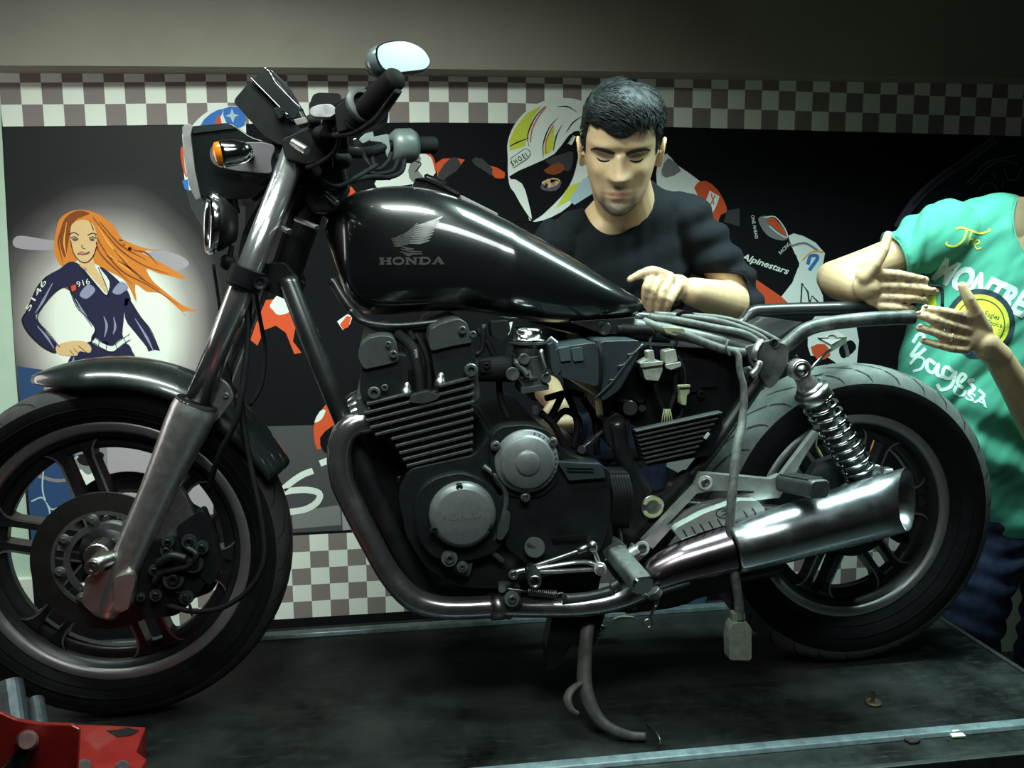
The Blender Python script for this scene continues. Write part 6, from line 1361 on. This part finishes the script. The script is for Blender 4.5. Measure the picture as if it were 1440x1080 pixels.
def cut(me, test):
    bm = bmesh.new(); bm.from_mesh(me); old = {tuple(round(c, 6) for c in v.co) for v in bm.verts if v.is_boundary}
    d = [v for v in bm.verts if test(v.co)]; bmesh.ops.delete(bm, geom=d, context='VERTS')
    seen = set(); comps = []
    for v in bm.verts:
        if v in seen: continue
        st = [v]; seen.add(v); c = []
        while st:
            q = st.pop(); c.append(q)
            for e in q.link_edges:
                o = e.other_vert(q)
                if o not in seen: seen.add(o); st.append(o)
        comps.append(c)
    comps.sort(key=len); small = [v for c in comps[:-1] for v in c]
    if small: bmesh.ops.delete(bm, geom=small, context='VERTS')
    bv = [v for v in bm.verts if v.is_boundary and tuple(round(c, 6) for c in v.co) not in old]
    for _ in range(30):
        nw = {}
        for v in bv:
            nb_ = [e.other_vert(v) for e in v.link_edges if e.is_boundary]
            if len(nb_) == 2: nw[v] = v.co*.4+(nb_[0].co+nb_[1].co)*.3
        for v, c in nw.items(): v.co = c
    left = set(bv)
    while left:
        v = left.pop(); loop = [v.co.copy()]; cur = v
        while True:
            nx = [e.other_vert(cur) for e in cur.link_edges if e.is_boundary and e.other_vert(cur) in left]
            if not nx: break
            cur = nx[0]; left.discard(cur); loop.append(cur.co.copy())
        if len(loop) > 12: HEMS.append(loop)
    bm.to_mesh(me); bm.free()
def hems(name, m, parent, r=.0035):
    for lp in HEMS:
        mb = MB(); tube(mb, lp[::2], r, 8, 0, closed=True); build(mb, name, m, parent)
    HEMS.clear()
def garment(me, name, parent, th=.003):
    o = link(name, me, parent); s = o.modifiers.new('t', 'SOLIDIFY'); s.thickness = th; s.offset = 1; return o

# ---------------------------------------------------------------- man in the black sweater
HC = W(873, 207, 1.88); T1, T1i = head_frame(HC, -15.5, 24, 2, 1.07)
X_ = Vector((1, 0, 0)); Y_ = Vector((0, 1, 0)); Z_ = Vector((0, 0, 1))
sR = W(962, 305, 2.03); sL = W(782, 345, 2.03); ch = (sR+sL)/2
hip = Vector((ch.x+.03, 2.30, .93))
def torso1(mb, g):
    loft(mb, [(hip+Z_*-.10, X_*.165, Y_*.105), (hip, X_*.170, Y_*.11), (hip+Vector((0, -.03, .18)), X_*.155, Y_*.105), (ch+Vector((0, .10, -.20)), X_*.175, Y_*.12), (ch+Vector((0, .055, -.09)), X_*.178, Vector((0, .115, .03))), (ch+Vector((0, .02, -.005)), (sR-sL)*.50, Vector((0, .085, .03))), (ch+Vector((.01, -.01, .055)), (sR-sL)*.34, Vector((0, .070, .035))), (ch+Vector((.01, -.02, .09)), (sR-sL)*.2, Vector((0, .055, .03)))], 36, g)
eR = W(1040, 428, 2.02); wR = W(974, 410, 1.86); eL = W(742, 505, 2.13); wL = W(778, 560, 1.98)
p1 = thing('person', 'dark haired man in a black sweater leaning over the tank and looking down', 'person', (hip.x, 2.30, 0))
mb = MB(); make_head(mb, T1); torso1(mb, -.008)
nb = ch+Vector((.01, -.02, .045)); limb(mb, [nb, T1((0, .02, -.07)), T1((0, .015, -.02))], [.068, .064, .060])
ball(mb, W(868, 318, 1.995), .045, 16, sx=(1.15, .7, .8))
limb(mb, [sR, (sR+eR)/2+Vector((.012, 0, 0)), eR], [.054, .050, .043], -.006); limb(mb, [eR, eR.lerp(wR, .35), eR.lerp(wR, .75), wR], [.043, .045, .036, .031], 0)
limb(mb, [sL, (sL+eL)/2, eL], [.054, .048, .042], -.006); limb(mb, [eL, eL.lerp(wL, .5), wL], [.042, .040, .030])
# his left hand, loosely closed above the frame
YH = 1.84
ball(mb, W(951, 404, 1.85), .036, 18, sx=(.95, .50, .80)); ball(mb, W(938, 396, 1.845), .026, 16, sx=(1, .6, .8))
kn = [(919, 386), (930, 386), (942, 391), (954, 401)]; md = [(909, 404), (919, 410), (930, 417), (942, 422)]; tp_ = [(907, 428), (914, 436), (924, 441), (935, 441)]
for i in range(4): finger(mb, [W(*kn[i], YH-.006), W(*md[i], YH-.024), W(*tp_[i], YH-.004)], .0115, .0088)
finger(mb, [W(942, 390, YH), W(918, 381, YH-.012), W(900, 386, YH-.015), W(886, 393, YH-.012)], .0125, .0078)
# his right hand behind the carburettor
hc2 = W(786, 575, 1.93); ball(mb, hc2, .032, 16, sx=(.9, .6, 1)); limb(mb, [wL, hc2], [.028, .028])
for i in range(4): finger(mb, [hc2+Vector((-.02+.014*i, -.010, -.01)), hc2+Vector((-.018+.014*i, -.028, -.028)), hc2+Vector((-.014+.013*i, -.015, -.046))], .0092, .0078)
finger(mb, [hc2+Vector((-.02, -.01, .01)), hc2+Vector((-.035, -.02, -.005)), hc2+Vector((-.036, -.025, -.022))], .010, .0078)
for s in (-1, 1): limb(mb, [hip+Vector((s*.09, 0, -.06)), Vector((hip.x+s*.10, 2.28, .48)), Vector((hip.x+s*.11, 2.32, .09))], [.078, .055, .040])
me = remeshed(mb, 'person_body', .0036, 3, M_skin); tones(me, T1i, [(W(930, 405, 1.83), .085)])
# shape the body mesh itself as the thing's continuous surface
o = link('body', me, p1)
mb = MB(); torso1(mb, 0)
limb(mb, [sR, (sR+eR)/2+Vector((.012, 0, 0)), eR, eR.lerp(wR, .10)], [.057, .054, .050, .049], .002); limb(mb, [sL, (sL+eL)/2, eL, eL.lerp(wL, .6)], [.057, .052, .048, .042], .002)
ball(mb, ch.lerp(sR, .55)+Vector((0, .0, .035)), .055, 16, sx=(1.3, 1, .7)); ball(mb, ch.lerp(sL, .6)+Vector((0, .0, .03)), .050, 16, sx=(1.3, 1, .7))
me = remeshed(mb, 'sweater', .006, 8, M_sweat)
def f1(p, n):
    x, y = px_of(p); w_ = mnoise.noise(Vector((x*.05, y*.012, 1)))*.007+mnoise.noise(Vector((x*.02+y*.02, y*.03, 5)))*.006
    if x > 950: w_ += .005*math.sin((x*.35+y)*.16)*min(1, (x-950)/50)
    return w_
folds(me, f1)
def neck1(p):
    x, y = px_of(p); return p.y < 2.10 and ((x-862)/44)**2+((y-272)/(60 if y > 272 else 60))**2 < 1
cut(me, neck1); 
ax1 = (wR-eR).normalized(); cut(me, lambda p: (p-eR).dot(ax1) > .012 and (p-eR).length < .16 and p.x < eR.x and p.y < 2.02 and p.x > W(955, 400, 1.9).x and p.z < W(950, 385, 1.9).z)
hems('sweater_hem', M_sweat, p1); sw = garment(me, 'sweater', p1)
hair_cap('hair', T1, p1, 3, .013)
mb = MB()
for sx in (-1, 1):
    pts = [head_shape(.020+dz, sx*a, .0016) for a, dz in ((.10, -.002), (.20, .003), (.35, .007), (.50, .006), (.66, -.001))]
    pts = []
    for xx, zz in ((.011, .014), (.021, .0185), (.034, .0215), (.047, .0200), (.057, .013)):
        lo_, hi_ = 0, 1.2
        for _ in range(20):
            mid = (lo_+hi_)/2
            if head_shape(zz, mid).x < xx: lo_ = mid
            else: hi_ = mid
        q = head_shape(zz, lo_); pts.append(T1(Vector((sx*q.x, q.y-.0008, q.z))))
    tube(mb, pts, [.0032, .0050, .0048, .0038, .0012], 8, 5, flat=(1, .55), upv=(0, -1, .3))
build(mb, 'eyebrows', M_brow, p1)
mb = MB()
for sx in (-1, 1):
    pts = []
    for xx, zz in ((.019, -.0005), (.025, -.0032), (.032, -.0042), (.039, -.0030), (.045, .0006)):
        lo_, hi_ = 0, 1.2
        for _ in range(20):
            mid = (lo_+hi_)/2
            if head_shape(zz, mid).x < xx: lo_ = mid
            else: hi_ = mid
        q = head_shape(zz, lo_); pts.append(T1(Vector((sx*q.x, q.y-.0004, q.z))))
    tube(mb, pts, [.0008, .0018, .0020, .0018, .0008], 8, 4)
build(mb, 'eyelashes', M_brow, p1)
mb = MB()
for s in (-1, 1): limb(mb, [hip+Vector((s*.085, 0, -.02)), Vector((hip.x+s*.10, 2.28, .48)), Vector((hip.x+s*.11, 2.32, .07))], [.088, .066, .058])
loft(mb, [(hip+Z_*-.12, X_*.165, Y_*.10), (hip+Z_*.03, X_*.172, Y_*.115)], 30)
garment(remeshed(mb, 'trousers', .010, 4, M_jeans), 'trousers', p1)
M_shoe = mat('black shoe leather', (.015, .014, .014), .5)
for s in (-1, 1):
    mb = MB(); x = hip.x+s*.11; loft(mb, [(Vector((x, 2.37, .035)), X_*.030, Z_*.035), (Vector((x, 2.31, .045)), X_*.040, Z_*.045), (Vector((x, 2.22, .034)), X_*.046, Z_*.034), (Vector((x, 2.13, .025)), X_*.042, Z_*.024), (Vector((x, 2.10, .018)), X_*.02, Z_*.012)], 20); build(mb, 'shoe', M_shoe, p1)
mb = MB(); pts = [(818, 281), (822, 296), (832, 313), (846, 326), (864, 333), (882, 328), (896, 313), (903, 297), (906, 280)]
fs_ = on_object(sw, 1.97)

# ---------------------------------------------------------------- man in the green T-shirt
sR2 = W(1303, 330, 2.00); sL2 = W(1585, 345, 2.02); ch2 = (sR2+sL2)/2; nk2 = W(1466, 318, 1.99)
hip2 = W(1425, 735, 2.02); hip2 = Vector((hip2.x-.0, 2.04, hip2.z))
HC2 = W(1512, 205, 1.90); T2, T2i = head_frame(HC2, -38, 22, 4, 1.08)
def torso2(mb, g):
    ws = (sL2-sR2)
    loft(mb, [(hip2+Z_*-.06, X_*.165, Y_*.11), (hip2+Z_*.06, X_*.175, Y_*.12), (W(1385, 610, 2.02), X_*.205, Y_*.13), (W(1390, 500, 2.02), X_*.205, Y_*.13), (W(1410, 410, 2.02), X_*.195, Y_*.125), (ch2+Vector((-.0, .01, -.03)), ws*.46, Vector((0, .105, .01))), (ch2+Vector((.0, .0, .035)), ws*.42, Vector((0, .085, .012))), (ch2+Vector((.0, .0, .080)), ws*.27, Vector((0, .062, .012))), (ch2+Vector((.01, 0, .10)), ws*.14, Vector((0, .05, .01)))], 40, g)
e2 = W(1172, 390, 2.03); w2_ = W(1206, 404, 1.845); e3 = W(1492, 650, 1.83); w3 = W(1404, 503, 1.765)
p2 = thing('person', 'man in a green printed T-shirt and jeans holding both hands over the frame rails', 'person', (hip2.x, 2.04, 0))
mb = MB(); make_head(mb, T2); torso2(mb, -.008)
limb(mb, [nk2+Vector((0, .01, -.03)), nk2.lerp(T2((0, .01, -.06)), .6), T2((0, .01, -.03))], [.072, .062, .058])
sj = sR2+Vector((.03, 0, -.015))
limb(mb, [sj, sj.lerp(e2, .35), sj.lerp(e2, .7), e2], [.050, .047, .042, .040]); limb(mb, [e2, e2.lerp(w2_, .3), e2.lerp(w2_, .7), w2_], [.041, .047, .041, .033])
limb(mb, [sL2+Vector((-.03, 0, -.02)), sL2.lerp(e3, .5), e3], [.052, .046, .042]); limb(mb, [e3, e3.lerp(w3, .35), e3.lerp(w3, .75), w3], [.042, .043, .033, .029], flat=None)
# near-left hand: palm and five spread fingers, pointing right
Ya = 1.80
for (x, y, r, sx_) in ((1222, 402, .038, (1, .45, .86)), (1236, 398, .030, (1, .5, .95)), (1232, 418, .028, (1, .5, .8)), (1218, 388, .026, (1, .6, .8))): ball(mb, W(x, y, Ya+.01), r, 18, sx=sx_)
limb(mb, [w2_, W(1220, 404, Ya+.012)], [.032, .028])
for a_, b_, c_, d_, r in (((1238, 384), (1262, 386), (1282, 390), (1301, 394), .0112), ((1242, 402), (1268, 403), (1292, 406), (1316, 410), .0112), ((1242, 418), (1268, 419), (1286, 420), (1302, 423), .0108), ((1238, 431), (1258, 433), (1270, 434), (1284, 435), .0095)): finger(mb, [W(*a_, Ya-.002), W(*b_, Ya-.012), W(*c_, Ya-.012), W(*d_, Ya-.004)], r, r*.80)
finger(mb, [W(1216, 390, Ya), W(1230, 372, Ya-.008), W(1242, 352, Ya-.010), W(1249, 331, Ya-.006)], .0165, .0098)
# other hand, fingers pointing left
Yb = 1.745
for (x, y, r, sx_) in ((1376, 472, .037, (.95, .45, .95)), (1366, 458, .026, (1, .5, .9)), (1362, 480, .026, (1, .5, .9)), (1390, 488, .031, (1, .55, 1))): ball(mb, W(x, y, Yb), r, 18, sx=sx_)
limb(mb, [w3, W(1382, 482, Yb+.004)], [.030, .028])
for a_, b_, c_, d_, r in (((1364, 448), (1340, 441), (1320, 437), (1301, 434), .0112), ((1362, 464), (1334, 456), (1312, 449), (1291, 443), .0112), ((1358, 478), (1334, 474), (1314, 467), (1293, 461), .0108), ((1358, 492), (1338, 490), (1318, 485), (1298, 479), .0095)): finger(mb, [W(*a_, Yb-.004), W(*b_, Yb-.014), W(*c_, Yb-.012), W(*d_, Yb-.002)], r, r*.80)
finger(mb, [W(1384, 462, Yb), W(1372, 440, Yb-.008), W(1362, 420, Yb-.012), W(1353, 402, Yb-.008)], .0165, .0098)
for s in (-1, 1): limb(mb, [hip2+Vector((s*.09, 0, -.06)), Vector((hip2.x+s*.11, 2.00, .48)), Vector((hip2.x+s*.13, 2.06, .09))], [.08, .056, .042])
me = remeshed(mb, 'person_body', .0036, 3, M_skin); tones(me, T2i, [(W(1270, 408, 1.79), .085), (W(1330, 460, 1.73), .085)])
link('body', me, p2)
mb = MB(); torso2(mb, .004)
limb(mb, [sR2+Vector((.05, 0, .005)), sR2+Vector((.005, 0, -.008)), sj.lerp(e2, .28), sj.lerp(e2, .52)], [.072, .070, .067, .066], .002)
limb(mb, [sL2, sL2.lerp(e3, .4)], [.066, .062])
me = remeshed(mb, 'shirt', .007, 6, M_green)
def f2(p, n):
    x, y = px_of(p); a_ = mnoise.noise(Vector(((x+y)*.018, (x-y)*.006, 3)))*.010+mnoise.noise(Vector(((x+y)*.05, (x-y)*.014, 7)))*.005
    if y > 540: a_ += .009*math.sin((y-x*.45)*.085)*min(1, (y-540)/60)
    if x < 1310 and y < 400: a_ += .006*math.sin((x*1.0+y*.25)*.22)*min(1, max(0, (1330-x)/40))
    return a_
folds(me, f2)
cut(me, lambda p: p.y < 2.2 and ((px_of(p)[0]-1482)/56)**2+((px_of(p)[1]-310)/66)**2 < 1)
axs = (e2-sj).normalized(); cut(me, lambda p: (p-sj).dot(axs) > (e2-sj).length*.43 and p.x < sR2.x+.02 and p.z > W(1260, 400, 2).z)
cut(me, lambda p: p.z < hip2.z-.03)
hems('shirt_hem', M_green, p2); shirt = garment(me, 'shirt', p2)
mb = MB()
for s in (-1, 1): limb(mb, [hip2+Vector((s*.085, 0, -.02)), Vector((hip2.x+s*.115, 1.99, .48)), Vector((hip2.x+s*.13, 2.06, .07))], [.098, .078, .066])
loft(mb, [(hip2+Z_*-.12, X_*.180, Y_*.115), (hip2+Z_*.04, X_*.172, Y_*.115)], 30)
me = remeshed(mb, 'trousers', .008, 4, M_jeans); folds(me, lambda p, n: .006*math.sin(p.z*110+math.sin(p.x*30)*1.5)*max(0, mnoise.noise(p*6)+.5)); garment(me, 'trousers', p2)
for s in (-1, 1):
    mb = MB(); x = hip2.x+s*.13; loft(mb, [(Vector((x, 2.12, .035)), X_*.030, Z_*.035), (Vector((x, 2.05, .045)), X_*.040, Z_*.045), (Vector((x, 1.96, .034)), X_*.046, Z_*.034), (Vector((x, 1.87, .025)), X_*.042, Z_*.024), (Vector((x, 1.84, .018)), X_*.02, Z_*.012)], 20); build(mb, 'shoe', M_shoe, p2)
hair_cap('hair', T2, p2, 9, .012)
# fingernails
for nm_, L_n, Yn_ in ((p2, ((1299, 391, 1.785), (1314, 407, 1.785), (1300, 420, 1.785), (1282, 432, 1.787)), 0), (p2, ((1302, 431, 1.727), (1292, 440, 1.727), (1294, 458, 1.727), (1299, 476, 1.728)), 0)):
    for (x, y, Y) in L_n:
        mb = MB(); ball(mb, W(x, y, Y), .0052, 10, sx=(1.1, .35, .8)); build(mb, 'fingernail', mat('fingernail', (.55, .38, .30), .3), p2)
# printing on the shirt
fs2 = on_object(shirt, 1.9)
SM = [mat('shirt print yellow', (.62, .66, .10), .8), mat('shirt print white', (.66, .80, .76), .8), mat('shirt print navy', (.012, .03, .05), .8), mat('shirt print lemon', (.62, .68, .05), .8)]
mb = MB(); K6 = dict(fn=fs2, mi=0)
def sst(pts, w, mi, off=0): stroke(mb, pts, w, fs2, mi, 5, off)
sst([(1344, 322), (1352, 320), (1364, 324), (1378, 328), (1390, 325), (1391, 321)], 3, 0); sst([(1360, 323), (1354, 338), (1342, 346), (1331, 344), (1332, 340)], 3, 0)
sst([(1366, 326), (1360, 344)], 2.4, 0); sst([(1362, 338), (1368, 336), (1367, 346)], 2, 0); sst([(1371, 344), (1377, 341), (1374, 337), (1370, 343), (1374, 350), (1380, 348)], 2, 0)
text_px(mb, 'MONTREAL', (1309, 393), (1470, 462), 38, fs2, 1, .0, bold=.05, shear=.25, sub=6)
def circ(cx_, cy_, r, a0=0, a1=360, n=36): return [(cx_+r*math.cos(math.radians(a0+(a1-a0)*i/n)), cy_+r*math.sin(math.radians(a0+(a1-a0)*i/n))) for i in range(n+1)]
flat(mb, circ(1378, 455, 49)[:-1], fs2, 2, 7, .0004); flat(mb, circ(1378, 455, 41)[:-1], fs2, 3, 7, .0008); stroke(mb, circ(1378, 455, 34), 1.5, fs2, 2, 0, .0012)
text_px(mb, 'Eagles', (1384, 444), (1404, 450), 7, fs2, 2, .0012); text_px(mb, 'Choice', (1386, 456), (1408, 461), 7, fs2, 2, .0012)
flat(mb, [(1304, 418), (1316, 415), (1318, 430), (1306, 430)], fs2, 3, 6, .0006)
sst([(1284, 482), (1292, 470), (1300, 474), (1290, 488), (1282, 500), (1292, 498), (1302, 490)], 5, 1)
sst([(1280, 512), (1290, 502), (1300, 506), (1296, 518), (1284, 522)], 4, 1)
sst([(1316, 512), (1306, 506), (1304, 518), (1312, 524), (1320, 512), (1318, 526), (1326, 530)], 5, 1)
sst([(1340, 522), (1330, 516), (1326, 528), (1336, 532), (1344, 522), (1338, 542), (1324, 548), (1318, 540)], 5, 1)
sst([(1350, 538), (1358, 530), (1352, 526), (1346, 538), (1354, 546)], 5, 1); sst([(1370, 534), (1362, 536), (1370, 546), (1362, 552)], 5, 1); sst([(1376, 548), (1384, 556), (1378, 560)], 4, 1)
text_px(mb, 'USA', (1338, 553), (1388, 574), 12, fs2, 1, .0, bold=.03, sub=6)
build(mb, 'shirt_print', SM, shirt)
# ring and hex key
mb = MB(); c_ = W(1335, 474, 1.732); dv = (W(1314, 467, 1.73)-W(1358, 478, 1.74)).normalized(); u_, w_, _ = frame_for(dv)
tube(mb, [c_+u_*.0108*math.cos(2*PI*i/20)+w_*.0108*math.sin(2*PI*i/20) for i in range(20)], .0012, 8, 0, closed=True); tag(build(mb, 'finger_ring', M_chrome), 'silver ring on the lower hand of the man in green', 'ring')
mb = MB(); tube(mb, [W(1304, 402, 1.792), W(1318, 403, 1.79), W(1323, 405, 1.788), W(1325, 412, 1.785), W(1325, 432, 1.775)], .0036, 6, 4); tag(build(mb, 'hex_key', M_black), 'black bent hex key between the hands of the man in green', 'hex key')
# ================================================================ light
def area(name, loc, size, sy, power, col, target=None, spread=180):
    l = bpy.data.lights.new(name, 'AREA'); l.shape = 'RECTANGLE'; l.size = size; l.size_y = sy; l.energy = power; l.color = col; l.spread = math.radians(spread)
    o = bpy.data.objects.new(name, l); COL.objects.link(o); o.location = loc
    d = Vector(target)-Vector(loc); o.rotation_euler = d.to_track_quat('-Z', 'Y').to_euler()
    return o
area('tube_lamp', (.95, 1.62, 2.12), 1.2, .26, 14, (.70, 1.0, .95), target=(.95, 1.68, .5), spread=120)
area('wall_tube_lamp', (-.55, 1.25, 2.30), 1.2, .15, 7, (.84, 1.0, .88), target=(-.15, 2.6, .70), spread=85)
area('front_lamp', (.15, .45, 2.15), .9, .3, 1.8, (.90, 1.0, .98), target=(.25, 1.75, .75), spread=75)
area('side_lamp', (-1.62, 2.05, 1.20), .50, 1.1, 3.4, (1.0, .94, .93), target=(-.2, 1.75, 1.05), spread=180)
w = bpy.data.worlds.new('world'); SC.world = w; w.use_nodes = True
w.node_tree.nodes['Background'].inputs['Color'].default_value = (.03, .035, .035, 1)
w.node_tree.nodes['Background'].inputs['Strength'].default_value = 0.12
SC.view_settings.exposure = 1.0

split_islands({'vent_slot', 'acorn_nut', 'cover_bolt', 'pad_rib', 'peg_rib', 'hanger_bolt', 'engine_plug', 'horn_bracket', 'cover_screw'})
